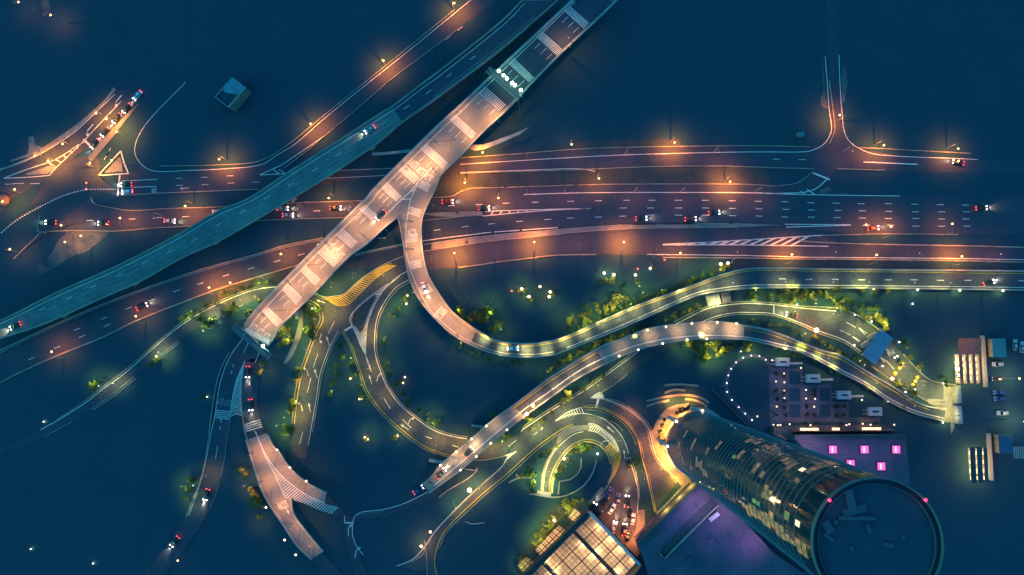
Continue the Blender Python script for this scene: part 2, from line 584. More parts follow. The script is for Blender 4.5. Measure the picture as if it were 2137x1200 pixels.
# orange-lit road at the far left
r = Road('road', [
    ('-10,350 37,337 92,311 156,272 211,221 240,185', '-10,470 20,420 60,395 117,362 165,320 206,300 256,250 300,190'),
    ('103,366 160,330 205,330 205,366', '60,430 133,409 182,397 250,410'),
], lay=4)
r.lines('0,353 37,342 92,317 156,275 211,224 240,196', '253,211 201,266 174,295 117,350 103,366', '7,372 55,354 117,332 165,301', '7,372 55,370 103,366', w=.32)
r.hatch('100,338 117,332 140,318 174,297', '117,350 130,338 145,325 174,299', 6, w=.5)
r.straight('174,291 187,303', w=.9)
r.lines('252,315 205,366', '205,366 268,362', '268,362 259,340 252,315', w=.5)
r.dashes('251,239 236,258 204,292', '222,325 226,318', '21,384 40,383 73,383', ln=4)
r.kerbs('-5,357 37,340 92,314 156,270 211,219 240,186', w=.5, h=.45)
r.poly('55,362 79,354 114,343 117,349 99,363 55,365', ('traffic_island', 'paving'), .32)
r.poly('218,361 248,328 252,330 257,358', ('traffic_island', 'paving'), .32)
arrow(r.mb(('road_arrow', 'paint')), 245, 209, -.66, .75, 'left', L=6)
arrow(r.mb(('road_arrow', 'paint')), 185, 270, -.66, .75, 'left', L=6)
r.done()
mb = MB()
sheet(mb, '22,334 55,322 88,308 128,282 165,255 192,232 220,206 236,182', '22,338 55,328 90,314 130,288 167,260 195,238 222,212 241,184', 0.31)
sheet(mb, '289,216 262,240 232,272 205,300 184,329', '290,217 266,246 240,280 214,311 190,338', 0.314)
sheet(mb, '55,330 62,302 58,285', '88,308 72,300 70,285', 0.02)
struct(mb.build('footpath', M['paving']))

# small green-lit slip road at the lower left
r = Road('road', [('-10,938 84,897 122,876 175,843 217,810 259,780 315,731 367,687 420,652 490,619 540,603 600,597', '-8,955 94,911 149,881 189,855 238,820 280,785 325,748 371,712 437,671 507,636 545,628 610,640')], lay=5)
r.lines('84,897 122,876 175,843 217,810 259,780 315,731 367,687 420,652 490,619 540,603 584,598', w=.3)
r.lines('94,911 149,881', '189,855 238,820 280,785', '325,748 371,712', '437,671 507,636', w=.22, k=('edge_line', 'paint_worn'))
r.kerbs('120,874 172,840 214,807 256,776 312,728 364,684 417,648 488,615 538,599', '194,856 242,823 283,789', '330,749 374,715', '440,674 470,657', w=.3)
r.done()

# junction in the middle with yellow hatching, the two branches that run down from it
r = Road('road', [
    ('620,620 640,608 660,612 680,622 697,621 712,619 724,612 737,600 754,585 775,570 805,553 843,537 880,525', '640,626 659,633 668,645 690,690 715,690 736,681 730,664 737,651 757,631 781,612 832,576 850,566 880,556'),
    ('640,626 660,633 670,645 674,660 673,672 665,687 658,702 640,752 630,780 621,825 614,885 606,940 590,1010 570,1060', '668,640 690,650 700,665 705,680 706,691 691,718 685,731 668,780 660,832 648,902 640,945 624,1012 606,1066'),
    ('714,684 717,691 733,719 738,731 754,780 768,818 793,853 828,888 887,932 940,950 1000,957 1052,951', '736,680 757,691 766,682 784,699 783,738 796,780 810,811 835,845 870,874 900,895 933,908 975,916 1040,925 1087,901'),
    ('781,612 763,669 757,691 766,700', '853,584 825,601 801,633 787,664 782,699 783,710'),
    ('800,601 832,576 850,566 880,556', '801,633 825,601 853,584 880,570'),
], 'old_asphalt', lay=6)
YA = '680,623 697,621 712,619 724,612 737,600 754,585 775,570 805,553 818,550'
YB = '689,630 700,636 712,638 725,636 736,628 745,618 760,603 782,582 805,566 828,553'
r.hatch(YA, YB, 34, w=.34, skew=.07, k=('yellow_hatching', 'yellow_paint'))
r.lines(YB, YA, w=.25, k=('yellow_line', 'yellow_paint'))
r.lines('655,610 680,623', '640,608 660,614 680,620 697,618 712,616 724,609 737,597 754,582 775,567 805,550 843,534', w=.2)
r.lines('640,625 659,633 670,645 674,660 673,672 665,687 658,702 640,752 630,780 621,825 614,885', w=.25, k=('yellow_line', 'yellow_paint'))
r.lines('706,691 691,718 685,731 668,780 660,832 648,902 643,930', w=.25)
r.lines('716,690 733,719 738,731 754,780 768,818 793,853 828,888 887,932 940,950 965,953', w=.25, k=('yellow_line', 'yellow_paint'))
r.lines('853,584 825,601 801,633 787,664 782,699 783,738 796,780 810,811 835,845 870,874 900,895 933,908 975,916', w=.3)
HR = '850,566 832,576 809,596 794,615 782,636 772,660 766,682 764,705 764,745 775,776'
r.lines(HR, w=.28)
r.hatch('783,615 772,645 763,669 757,691', '795,615 783,636 772,660 766,682', 22, w=.3)
r.hatch('783,613 800,602 832,578', '795,614 809,597 834,577', 18, w=.28)
r.hatch('736,682 745,702 752,720 759,734 769,755', '763,690 764,705 764,720 764,745 771,765', 24, w=.32)
r.lines('736,682 745,702 752,720 759,734 769,755 775,776', '730,664 737,651 757,631 781,612 810,592', '736,681 731,672 730,664', w=.25)
r.straight('719,690 736,680', w=.8)
r.dashes('688,690 695,676', '661,745 656,760', '647,796 643,812', '630,908 627,920', '805,837 811,847', '845,880 853,888', '894,913 950,931', w=.25)
for x, y, dx, dy, k in ((669, 629, -1, -.35, 'up'), (668, 705, -.35, 1, 'left'), (684, 711, -.3, -1, 'up'), (641, 775, -.3, -1, 'left'), (659, 779, -.3, -1, 'up'),
                        (629, 848, -.2, -1, 'left'), (646, 850, -.2, -1, 'up'), (773, 792, -.3, -1, 'up'), (789, 786, .3, -1, 'right'), (844, 891, -.8, -.5, 'up'), (855, 878, .5, -1, 'right')):
    arrow(r.mb(('road_arrow', 'paint')), x, y, dx, dy, k, L=4.2)
r.kerbs('636,630 655,637 664,648 668,661 667,671 659,686 652,702 634,752 624,780 615,825 609,885', '710,693 695,720 689,733 672,781 664,833 652,903', '713,692 729,720 734,732 750,781 764,820 789,856 825,892 884,936 938,954',
        '858,588 829,604 805,636 791,666 786,700 787,738 800,780 813,809 838,842 872,871 902,891 934,904 976,912', w=.35, h=.43)
r.kerbs('650,612 662,618 680,626', w=.2)
r.done()
mb = MB()
mb.poly([U(*q, .33) for q in P('781,616 785,620 772,645 763,669 757,690 751,694 744,682 738,676 736,664 742,652 760,634')])
isl = struct(mb.build('traffic_island', M['grass']))
mb = MB()
wall(mb, '781,614 787,619 773,646 765,669 758,691 751,696 742,681 735,675 734,664 740,650 759,632 781,614', .35, 0, .45)
struct(mb.build('kerb', M['kerb'], isl))

# yellow-green road from the gatehouse on the right, past the loop and down to the lower left
r = Road('road', [
    ('828,1181 860,1168 884,1144 908,1109 940,1074 975,1039 1010,1007 1045,976 1060,955 1087,901 1097,892 1150,857 1220,815 1269,780 1330,735 1380,700 1410,677 1440,661 1476,644 1513,637 1560,633 1615,636 1675,643 1745,649 1790,664 1832,692 1864,713 1885,741 1920,780 1949,799 1995,807',
     '912,1202 907,1175 912,1144 926,1112 957,1077 1010,1028 1059,988 1115,937 1167,899 1195,885 1219,863 1247,851 1262,833 1258,817 1280,804 1310,780 1380,735 1420,708 1464,672 1495,660 1531,653 1560,652 1615,655 1668,673 1710,691 1762,710 1797,734 1819,759 1847,779 1881,802 1941,836 1995,840'),
    ('1150,940 1158,879 1186,866 1219,863 1247,869 1271,882 1292,903 1305,925 1312,947 1316,964 1323,988 1330,1014 1332,1040 1330,1080', '1185,908 1228,884 1241,885 1247,903 1262,918 1282,936 1294,960 1284,988 1271,1010 1250,1030 1240,1045 1245,1070'),
    ('1128,1030 1130,992 1139,964 1152,940 1171,918 1195,903 1217,899 1240,899 1267,918 1290,940', '1150,1030 1152,1003 1160,979 1176,953 1195,934 1217,923 1234,923 1252,930 1267,947 1276,975'),
    ('1217,849 1251,852 1273,860 1301,877 1321,899 1334,927 1340,957 1349,988 1357,1025 1366,1068', '1258,830 1284,840 1310,853 1334,871 1349,886 1357,905 1364,936 1375,962 1392,979 1414,1005'),
], 'old_asphalt', lay=7)
r.lines('1410,677 1440,661 1476,644 1513,637 1560,633 1615,636 1675,643 1745,649', w=.35)
r.lines('1087,901 1097,892 1150,857 1220,815 1269,780 1330,735', '1464,672 1495,660 1531,653 1560,652 1615,655 1668,673 1710,691 1762,710 1797,734', w=.3)
r.lines('1057,958 1045,976 1010,1007 975,1039 940,1074 908,1109 884,1144 860,1168 828,1181', w=.3)
r.lines('1195,885 1167,899 1115,937 1059,988 1010,1028 957,1077 926,1112 912,1144 907,1175 912,1200', '1217,849 1251,852 1273,860 1301,877 1321,899 1334,927 1340,957 1349,988 1357,1025 1366,1068',
        '1171,918 1195,900 1217,894 1240,890', w=.28, k=('yellow_line', 'yellow_paint'))
r.lines('1158,879 1186,866 1219,863 1247,869 1271,882 1292,903 1305,925 1312,947', '1316,964 1323,988 1330,1014 1332,1040 1330,1070', '1262,833 1284,840 1310,853 1334,871 1349,886 1357,905 1364,936 1375,962 1392,979 1414,1005',
        '1134,1027 1136,992 1145,964 1157,942 1176,922 1198,906 1217,901', '1153,1029 1155,1003 1163,979', w=.26)
r.lines('1150,1029 1152,1003 1160,979 1176,953 1195,934 1217,923 1234,923 1252,930 1267,947 1274,968', w=.3, k=('yellow_line', 'yellow_paint'))
r.chevron('1078,942 1052,951', '1078,942 1057,959', 6, w=.4, skew=-.3)
r.lines('1078,942 1052,951', '1078,942 1057,959', w=.2)
r.hatch('1159,878 1185,861 1213,850', '1162,878 1192,868 1218,864', 12, w=.32)
r.lines('1159,878 1185,860 1213,850', w=.25)
r.hatch('1231,831 1251,818', '1262,833 1258,824', 8, w=.35, skew=.0)
r.straight('1231,831 1262,833', '1231,831 1251,818', w=.22).straight('1249,832 1244,850', w=.8)
r.chevron('1228,884 1241,885 1260,897 1280,914 1291,936', '1228,899 1247,903 1267,919 1282,936 1289,945', 18, w=.32, skew=.07)
r.lines('1228,884 1241,885 1260,897 1280,914 1291,936', '1228,899 1247,903 1267,919 1282,936', w=.2)
r.hatch('1274,924 1293,940 1294,960 1284,988 1271,1009', '1261,934 1273,953 1277,975 1275,992 1268,1006', 20, w=.4, skew=.05, k=('yellow_hatching', 'yellow_paint'))
r.lines('1274,924 1293,940 1294,960 1284,988 1271,1009', w=.2, k=('yellow_line', 'yellow_paint'))
r.dashes('1121,902 1127,898', '1067,927 1073,922', '1773,676 1780,680', '1760,692 1768,696', w=.26)
r.straight('1792,684 1810,696', '1792,684 1805,698', '1779,702 1796,712', '1779,702 1793,714', '1850,727 1862,743', '1849,729 1857,744', '1838,745 1848,753', '1837,746 1846,756', '1849,752 1866,771', w=.28)
r.straight('1615,636 1615,656', w=.4)
arrow(r.mb(('road_arrow', 'paint')), 1274, 896, -.8, -.7, 'up', L=4)
arrow(r.mb(('road_arrow', 'paint')), 1261, 921, -.8, .2, 'left', L=4)
arrow(r.mb(('road_arrow', 'paint')), 1303, 948, -.1, -1, 'up', L=4)
r.kerbs('1090,895 1095,888 1148,853 1218,811 1267,776 1328,731', '1407,672 1438,656 1475,640 1512,632 1560,629 1615,632 1675,639 1747,643 1792,659 1835,688 1864,708', '1885,738 1922,778 1950,796 1995,803',
        '1462,677 1496,664 1532,657 1560,656 1615,659 1668,677 1708,695 1760,714 1795,738', '1819,763 1847,783 1881,806 1941,840', w=.4, h=.45)
r.kerbs('1264,836 1285,843 1310,857 1333,874 1346,888 1353,906 1360,937 1372,964 1390,982 1412,1008', '1252,824 1258,817 1280,804 1310,780', '1266,832 1286,836 1311,849 1337,868 1353,884 1361,905 1368,934',
        '1199,888 1171,902 1119,941 1063,992 1014,1032 961,1081 930,1114 917,1144', '1055,951 1010,960 960,957', '1056,962 1043,980 1007,1010 972,1043 937,1078', w=.35, h=.43)
r.kerbs('1219,851 1225,845 1251,848 1275,857 1303,873 1324,897 1337,926 1344,957', '1224,855 1251,857 1270,864 1297,880 1316,902 1328,928', '1236,866 1260,873 1285,884 1300,900', w=.25)
r.kerbs('1146,1029 1148,1003 1156,977 1173,949 1193,929 1217,918 1236,918 1254,925 1271,943 1279,968 1279,992 1265,1018 1240,1042', w=.45, h=.5)
r.kerbs('1335,1040 1333,1014 1327,988 1320,964', '1370,1070 1361,1025 1353,988', w=.3)
r.kerbs('859,1173 884,1155 886,1125 889,1150 892,1200', w=.3)
r.done()
mb = MB()
sheet(mb, '1128,1030 1130,992 1139,964 1152,940 1162,920 1165,905 1186,891 1206,888 1228,887', '1133,1030 1135,992 1144,964 1158,940 1172,920 1196,903 1210,899 1222,898 1229,897', 0.33)
sheet(mb, '1120,1025 1150,1030', '1122,1034 1150,1036', 0.34)
struct(mb.build('footpath', M['paving']))
mb = MB()
wall(mb, '1121,1027 1150,1033', 1.6, 0, 1.0, sm=False)
tag(mb.build('loop_end_wall', M['parapet']), 'bright low end wall closing the foot of the loop road', 'wall')
mb = MB()
wall(mb, '1105,1031 1121,1033 1150,1038 1175,1036 1200,1026 1222,1010 1238,985 1245,960', .5, 0, .8)
tag(mb.build('curved_wall', M['parapet']), 'long thin curved garden wall sweeping below the loop road', 'wall')
mb = MB()
wall(mb, '1165,1032 1168,1005 1190,1001 1205,990 1213,975 1213,957', .5, 0, .7, sm=False)
tag(mb.build('garden_wall', M['parapet']), 'short hooked garden wall inside the loop road', 'wall')
mb = MB()
wall(mb, '1062,1008 1075,1000 1090,997 1108,997', .5, 0, .7)
tag(mb.build('garden_wall', M['parapet']), 'short arched garden wall left of the loop road end', 'wall')

# gatehouse forecourt at the right end of that road
mb = MB()
mb.poly([U(*q, .27) for q in P('1969,805 1995,808 1996,836 2001,881 1973,882 1972,856 1937,842 1935,832 1969,834')])
mb.poly([U(*q, .27) for q in P('1983,882 1995,882 1986,905 1984,904')])
struct(mb.build('forecourt', M['paving']))

# road under the gantry at the lower left, its two lower arms
r = Road('road', [
    ('505,700 480,740 465,773 455,810 446,870 439,878 429,955 416,1007 388,1078 345,1140 290,1205', '560,720 540,760 511,752 502,772 493,795 487,820 483,843 480,872 472,927 469,955 458,1004 448,1039 432,1075 390,1140 330,1215'),
    ('540,760 511,752 508,770 504,795 503,820 503,843 506,868 510,898 517,923', '556,718 548,760 540,800 538,840 544,874 555,906 559,907'),
    ('640,1051 680,1030 700,1048 718,1067 738,1081 758,1068 800,1063 845,1050 900,1023 915,1012', '640,1051 695,1074 718,1078 719,1091 737,1091 760,1084 800,1080 845,1062 900,1040 920,1022'),
    ('719,1085 719,1110 725,1150 742,1205', '739,1081 735,1109 744,1140 770,1205'),
    ('652,1168 668,1195 690,1230', '673,1152 700,1182 740,1230'),
], lay=8)
r.lines('482,740 467,773 457,810 448,870 441,900 431,955 418,1007 394,1076', w=.26)
r.lines('481,874 472,927 469,955 458,1004 448,1039 437,1064', w=.18, k=('edge_line', 'paint_worn'))
r.lines('508,705 482,740', w=.25)
r.chevron('511,752 502,772 493,795 487,820 483,843 480,870', '511,752 508,770 504,795 503,820 503,843 506,868', 26, w=.35, skew=-.05)
r.lines('511,752 502,772 493,795 487,820 483,843 480,870', '511,752 508,770 504,795 503,820 503,843 506,868', w=.22)
r.hatch('450,856 447,871', '481,859 479,875', 5, w=.28)
r.hatch('509,887 514,900', '543,876 548,890', 4, w=.4)
r.dashes('461,882 460,890', '453,938 451,950', '429,1042 425,1050', '486,766 484,774', '522,790 521,797', '515,722 511,730', '538,742 535,750', '534,905 537,911', w=.25)
r.lines('719,1077 719,1091', '737,1091 738,1081 746,1073 758,1068 800,1063 845,1050 900,1023', '737,1091 735,1109 738,1125 744,1140 758,1158', w=.28)
r.straight('719,1091 737,1091', w=.6)
r.lines('745,1075 758,1072 800,1067', w=.12, k=('edge_line', 'paint_worn'))
arrow(r.mb(('road_arrow', 'paint')), 727, 1106, 0, -1, 'right', L=5)
arrow(r.mb(('road_arrow', 'paint')), 743, 1152, .2, -1, 'right', L=5)
r.kerbs('478,735 459,773 448,818 439,878 429,955 416,1007 388,1078', w=.35, h=.6)
r.kerbs('506,868 503,862 492,860 482,864 480,872', '506,868 510,898 517,923', w=.5, h=.6)
ro = r.done()
for t, a, b in (('SLOW SLOW', (484, 836), (453, 829)), ('SLOW', (518, 857), (506, 857))):
    w_ = painted_text(t, *a, *b, 2.6, 0, .31, ro, 'paint_worn')
    if w_: struct(w_)

# car park beside the glazed roof
mb = MB()
mb.poly([U(*q, .26) for q in P('1262,1012 1275,1010 1290,990 1322,988 1332,1030 1331,1064 1345,1064 1346,1092 1338,1120 1338,1150 1330,1164 1230,1062 1229,1048 1256,1020')])
struct(mb.build('car_park', M['old_asphalt']))
mb = MB()
mb.poly([U(*q, .32) for q in P('1332,1064 1345,1064 1346,1090 1338,1118 1336,1134 1328,1140 1337,1152 1330,1164 1304,1138 1320,1120 1327,1105')])
wall(mb, '1229,1050 1258,1018', 1.0, 0, .5, sm=False)
struct(mb.build('footpath', M['paving']))
# ------------------------------------------------------------------ bridges
class Bridge:
    def __init__(self, name, label, A, B, zf, base, m='concrete', thick=1.3, group=None):
        self.zf = zf
        self.t = thing(name, label, 'bridge', tuple(U(*base, 0)), group)
        self.parts = {}
        A = pxs(A); B = pxs(B)
        n = max(3, int(max(plen(A), plen(B)) / 9))
        A = resample(A, n); B = resample(B, n)
        wa = world(A, zf); wb = world(B, zf)
        dn = Vector((0, 0, -thick))
        mb = MB()
        prev = wa
        for c in range(1, 5):
            cur = [a.lerp(b, c / 4) for a, b in zip(wa, wb)]
            mb.strip(cur, prev); prev = cur
        mb.strip(wa, [p + dn for p in wa]); mb.strip([p + dn for p in wb], wb)
        mb.strip([p + dn for p in wa], [p + dn for p in wb])
        for i in (0, -1):
            mb.quad(wa[i], wb[i], wb[i] + dn, wa[i] + dn)
        mb.build('deck', M[m], self.t)
    def mb(self, nm, m):
        return self.parts.setdefault((nm, m), MB())
    def put(self, nm, m, fn, *a):
        b = MB(); fn(b, *a)
        if b.v: b.build(nm, M[m], self.t)
    def surface(self, A, B, m='asphalt', dz=.03, nm='road_surface'):
        b = MB(); sheet(b, A, B, self.zf, dz, cross=2); b.build(nm, M[m], self.t); return self
    def parapet(self, *ss, w=.5, h=.9, m='parapet'):
        for s in ss: self.put('parapet', m, wall, s, w, -.2, h, self.zf)
        return self
    def lines(self, *ss, w=.25, m='paint', nm='edge_line', sm=True):
        for s in ss: self.put(nm, m, line, s, w, self.zf, .06, sm)
        return self
    def dashes(self, s, ln=2.9, w=.24, m='paint'):
        b = MB(); dash(b, s, ln, w, self.zf, .06)
        for i in range(0, len(b.v), 4):
            q = MB(); q.quad(*b.v[i:i + 4]); q.build('lane_dash', M[m], self.t)
        return self
    def hatch(self, A, B, n, w=.3, skew=0, m='paint', nm='hatching'):
        self.put(nm, m, hatch, A, B, n, w, self.zf, .06, skew); return self
    def joint(self, *ss):
        for s in ss: self.put('expansion_joint', 'dark_steel', line, s, .16, self.zf, .045, False)
        return self
    def pier(self, x, y, wid=3.0, dx=1, dy=0, cap=0):
        z = zof(self.zf, x, y)
        p = U(x, y, z)
        b = MB()
        b.lathe((p.x, p.y, 0), [(wid * .35, -.2), (wid * .3, z - 2.6), (wid * .5, z - 1.4)], 12)
        if cap:
            b.box((p.x, p.y, z - 1.0), cap, 1.6, 1.0, math.atan2(-dy, dx))
        b.build('pier', M['kerb'], self.t)
        return self
    def done(self):
        for (nm, m), b in self.parts.items():
            b.build(nm, M[m], self.t)
        return self.t

# teal, unlit concrete bridge
zt = Zpath('0,690,5 200,600,6.5 600,380,7 820,240,7 1000,110,6 1120,10,5')
TA = '-20,676 0,668 35,652 122,608 245,554 371,489 455,440 521,412 605,357 696,299 797,234 818,222 878,176 913,150 1040,49 1092,-3'
TB = '-20,714 0,706 84,678 140,654 217,619 290,587 378,538 455,503 540,454 601,418 696,360 790,296 836,257 913,203 1040,107 1121,38 1166,-3'
b = Bridge('road_bridge', 'long straight unlit bridge with a blue-grey concrete deck running to the top edge', TA, TB, zt, (600, 390), 'teal_concrete')
b.surface('820,225 878,180 913,154 1040,53 1092,2', '838,253 913,198 1040,102 1121,34 1162,0')
b.parapet(TA, TB, w=.45, h=.9, m='teal_parapet')
b.lines('0,676 35,660 122,617 245,563 371,498 455,449 521,421 577,386 612,362 703,305 804,240 825,227 885,181 920,156 1047,55 1095,6', w=.26, m='paint')
for q_ in ('-10,690 122,630 290,555 455,472 601,388 696,330 790,268 822,246', '-10,699 122,642 290,568 455,485 601,401 696,343 790,281 828,256', '-10,683 122,621 290,545 455,461 601,376 696,317 790,255 818,236'):
    b.lines(q_, w=.7, m='teal_wear', nm='tyre_track')
for o_ in [q for q in bpy.data.objects if q.parent == b.t and q.name.startswith('tyre_track')]:
    o_.location.z = -.03
b.joint('290,557 300,586', '455,442 470,497', '601,360 616,410', '122,610 132,655', '740,272 752,322')
b.lines('905,200 1000,128 1036,100 1116,33', w=.16, m='paint_worn')
b.dashes('88,645 143,622 194,598 249,574 302,547 354,525 406,500 456,469 507,442 557,412 607,385 657,354 706,322 752,290 801,257 848,224 894,192 937,157 986,121', m='paint')
for x, y in ((777, 308), (612, 415), (451, 505), (283, 590), (135, 657)):
    b.pier(x - 8, y - 14, 3.4)
    q = U(x, y, zt(x, y) - .6)
    mb = MB(); mb.box(q, 2.4, 1.8, .9, math.radians(32)); mb.build('pier_cap', M['teal_parapet'], b.t)
b.done()

# main orange-lit viaduct
zm = Zpath('1260,-20,6 1230,40,7 1050,220,9 880,350,9.5 700,520,9.5 560,670,8.5 505,735,7.5')
MA = '1210,-14 1184,10 1030,154 960,220 937,241 895,280 829,346 780,395 762,418 755,423 675,502 601,577 531,650 510,680 503,690'
MBR = '1290,-4 1240,45 1173,108 1114,168 1079,206 1044,241 1002,280 960,325 923,360 900,396 870,432 829,453 804,472 766,507 724,538 678,587 654,612 608,657 586,678 566,712 560,722'
b = Bridge('viaduct', 'wide pinkish concrete viaduct lit orange from the top edge to the blue gantry', MA, MBR, zm, (760, 460))
b.surface('1213,-10 1187,13 1033,157 998,190', '1286,-2 1238,43 1171,106 1112,166 1077,203 1044,234')
b.parapet('1210,-14 1184,10 1030,154 960,220 937,241 895,280 829,346 780,395 762,418 755,423 675,502 601,577 531,650 510,680', w=.9, h=1.0)
b.parapet('1290,-4 1240,45 1173,108 1114,168 1079,206 1044,241 1002,280 960,325 925,358', '829,453 804,472 766,507 724,538 678,587 654,612 608,657 586,678 566,712', w=.6, h=1.0)
b.lines('1200,3 1039,157 969,226 946,247 904,287 838,353 789,402 771,425 685,506 611,582 541,657 518,686 508,702', w=.3)
GR = ['1187,12 1177,21|1229,49 1219,59', '1130,66 1119,75|1173,104 1163,115', '1072,122 1061,131|1114,163 1105,171', '1011,180 999,192|1055,220 1044,231',
      '950,240 939,249|994,280 985,290', '888,300 878,310|934,341 925,352', '844,344 833,354|875,372 865,383', '807,381 797,392|838,411 828,420',
      '761,428 750,436|787,450 777,460', '713,477 701,488|745,506 735,518', '676,515 663,526|707,546 697,557', '638,556 628,565|668,584 658,595',
      '600,593 589,603|630,622 619,635', '559,642 549,650|589,671 579,682', '515,685 508,691|563,710 561,718']
for gline in GR:
    A, B = gline.split('|')
    b.hatch(A, B, 5, .34, nm='rumble_bars')
    a0, a1 = P(A); b0, b1 = P(B)
    dx, dy = -.72, .69
    for f in ((.3, .62) if a0[0] < 800 else (.28, .56, .84)):
        x = a1[0] + (b1[0] - a1[0]) * f; y = a1[1] + (b1[1] - a1[1]) * f
        if a0[0] > 540:
            b.lines('%f,%f %f,%f' % (x + dx * 5, y + dy * 5, x + dx * 22, y + dy * 22), w=.2, nm='lane_dash', sm=False)
b.lines('902,349 888,363 873,379 857,399 836,418 801,453', w=.34).lines('873,379 867,393 857,417 852,440 847,475', w=.3)
b.lines('856,399 865,397', '836,416 857,415', w=.4, sm=False)
EL = resample(pxs('980,216 946,247 904,287 838,353 789,402 771,425 685,506 611,582 541,657 526,677'), 40)
ER = resample(pxs('1030,252 992,284 950,330 913,365 880,410 818,455 797,470 720,534 648,612 602,656 578,684'), 40)
for lane in (.17, .5, .83):
    for tr in (-.055, .055):
        f = lane + tr
        b.lines(' '.join('%.1f,%.1f' % (a[0] + (c[0] - a[0]) * f, a[1] + (c[1] - a[1]) * f) for a, c in zip(EL, ER)), w=.55, m='worn_concrete', nm='tyre_track')
for o_ in [q for q in bpy.data.objects if q.parent == b.t and q.name.startswith('tyre_track')]:
    o_.location.z = -.03
b.joint('894,297 975,290', '816,376 915,370', '737,450 795,448', '640,553 690,550', '568,649 612,646')
for p in ((815, 395), (700, 510), (600, 605)):
    pass
for x, y in ((1150, 95), (985, 250), (745, 480)):
    b.pier(x, y, 4.5)
for txt, a, c in (('SLOW SLOW SLOW', (905, 369), (863, 331)), ('SLOW SLOW SLOW', (721, 531), (687, 503)), ('SLOW SLOW SLOW', (566, 699), (528, 671))):
    painted_text(txt, *a, *c, 3.4, zm, .065, b.t)
b.done()

# curved slip ramp that leaves the viaduct and runs off to the right edge
zr = Zpath('905,370,9.5 870,450,9.5 862,520,9.2 900,650,8.5 1000,715,8 1120,730,7.5 1300,668,6.5 1480,600,5.5 1600,580,4.5 1900,584,2.5 2140,588,1.5')
RL = '829,453 832,460 840,500 846,538 855,584 878,629 920,677 955,705 1004,729 1040,740 1080,745 1120,745 1157,740 1182,731 1280,692 1360,657 1448,619 1500,608 1570,601 1682,600 1900,602 2145,605'
RR = '916,372 908,394 895,419 886,440 879,465 880,510 888,559 902,591 937,643 965,668 1000,692 1035,710 1091,717 1140,713 1189,699 1315,643 1420,605 1490,579 1545,563 1605,559 1710,561 1900,563 2145,565'
b = Bridge('slip_ramp', 'curved ramp swinging away from the viaduct nose and out to the right edge', RL, RR, zr, (900, 600), 'concrete')
b.surface('984,714 1004,726 1040,737 1080,742 1120,742 1157,737 1182,728 1280,689 1360,654 1448,616 1500,605 1570,598 1682,598 1900,600 2145,603',
          '993,692 1035,713 1091,720 1140,716 1189,702 1315,646 1420,608 1490,582 1545,566 1605,562 1710,564 1900,566 2145,568', 'old_asphalt')
b.parapet(RL, w=.5, h=1.0).parapet('925,358 916,372 908,394 895,419 886,440 879,465 880,510 888,559 902,591 937,643 965,668 1000,692 1035,710 1091,717 1140,713 1189,699 1315,643 1420,605 1490,579 1545,563 1605,559 1710,561 1900,563 2145,565', w=.5, h=1.0)
b.lines('847,475 847,500 850,535 860,573 881,619 902,652 925,674 958,700 1006,723 1042,735 1080,739 1120,739 1157,734', w=.25)
b.lines('1182,726 1280,686 1360,651 1448,613 1500,602 1570,595 1682,595 1900,597 2145,600', w=.3)
b.lines('940,650 993,692 1036,715 1091,722 1140,718 1189,704 1315,648 1420,610 1490,584 1545,568 1605,564 1710,566 1900,568 2145,571', w=.24, m='yellow_paint', nm='yellow_line')
for gl in ('855,432 850,444|880,439 876,452', '848,491 848,505|872,488 872,502', '853,547 856,561|878,542 880,556', '874,602 880,614|896,593 904,605', '904,659 916,668|922,640 934,649', '880,377 872,388|899,387 892,400'):
    A, B = gl.split('|'); b.hatch(A, B, 5, .32, nm='rumble_bars')
b.dashes('1633,582 1688,583 1743,583 1798,584 1853,584 1908,584 1963,585 2020,585 2075,585 2132,586', w=.34)
b.lines('983,715 993,693', w=.15, m='dark_steel', nm='expansion_joint', sm=False)
painted_text('SLOW', 869, 478, 850, 478, 2.8, zr, .065, b.t)
for x, y in ((868, 560), (980, 707), (1180, 716), (1420, 613)):
    b.pier(x, y, 3.0)
b.done()

# pinkish bridge with round lights, lower middle to right
zp = Zpath('880,1035,3 930,995,6 1080,870,7 1260,745,7 1420,695,7 1550,695,6.5 1700,730,5 1850,810,2.5 1985,868,1')
PA = '880,1012 896,1000 919,971 952,943 984,916 1015,888 1043,866 1066,850 1115,813 1150,787 1246,728 1293,709 1346,688 1390,680 1442,674 1495,671 1553,679 1605,689 1657,708 1710,729 1757,743 1813,777 1870,811 1910,837 1941,849 1976,853'
PB = '895,1030 910,1018 961,981 994,953 1024,925 1059,897 1101,864 1150,829 1205,790 1275,754 1332,730 1383,717 1434,709 1475,707 1560,709 1622,723 1675,737 1727,762 1762,781 1807,804 1858,838 1910,863 1972,879'
b = Bridge('curved_bridge', 'curved pinkish bridge edged with small round lights below the ramp', PA, PB, zp, (1250, 760))
b.surface('1072,850 1118,815 1153,789 1246,732', '1094,866 1150,826 1205,787 1262,757', 'old_asphalt')
b.surface('1553,683 1605,693 1657,712 1710,733 1757,747 1813,781 1870,815 1910,840 1941,852 1974,857', '1552,705 1622,720 1675,734 1727,759 1762,778 1807,801 1858,835 1910,860 1970,876', 'old_asphalt')
b.surface('880,1014 896,1003', '893,1028 911,1016', 'asphalt')
b.parapet(PA, PB, w=.5, h=1.0)
b.lines('905,1014 1080,866 1140,822 1199,780 1235,759 1275,741 1321,723 1385,708 1449,701 1495,700 1560,704 1622,717 1675,731 1727,756 1762,775 1807,798 1858,832 1910,857 1970,873', w=.35)
b.lines('1555,686 1605,697 1657,716 1710,736 1757,751 1813,785 1870,819 1910,844 1941,855', w=.24, m='yellow_paint', nm='yellow_line')
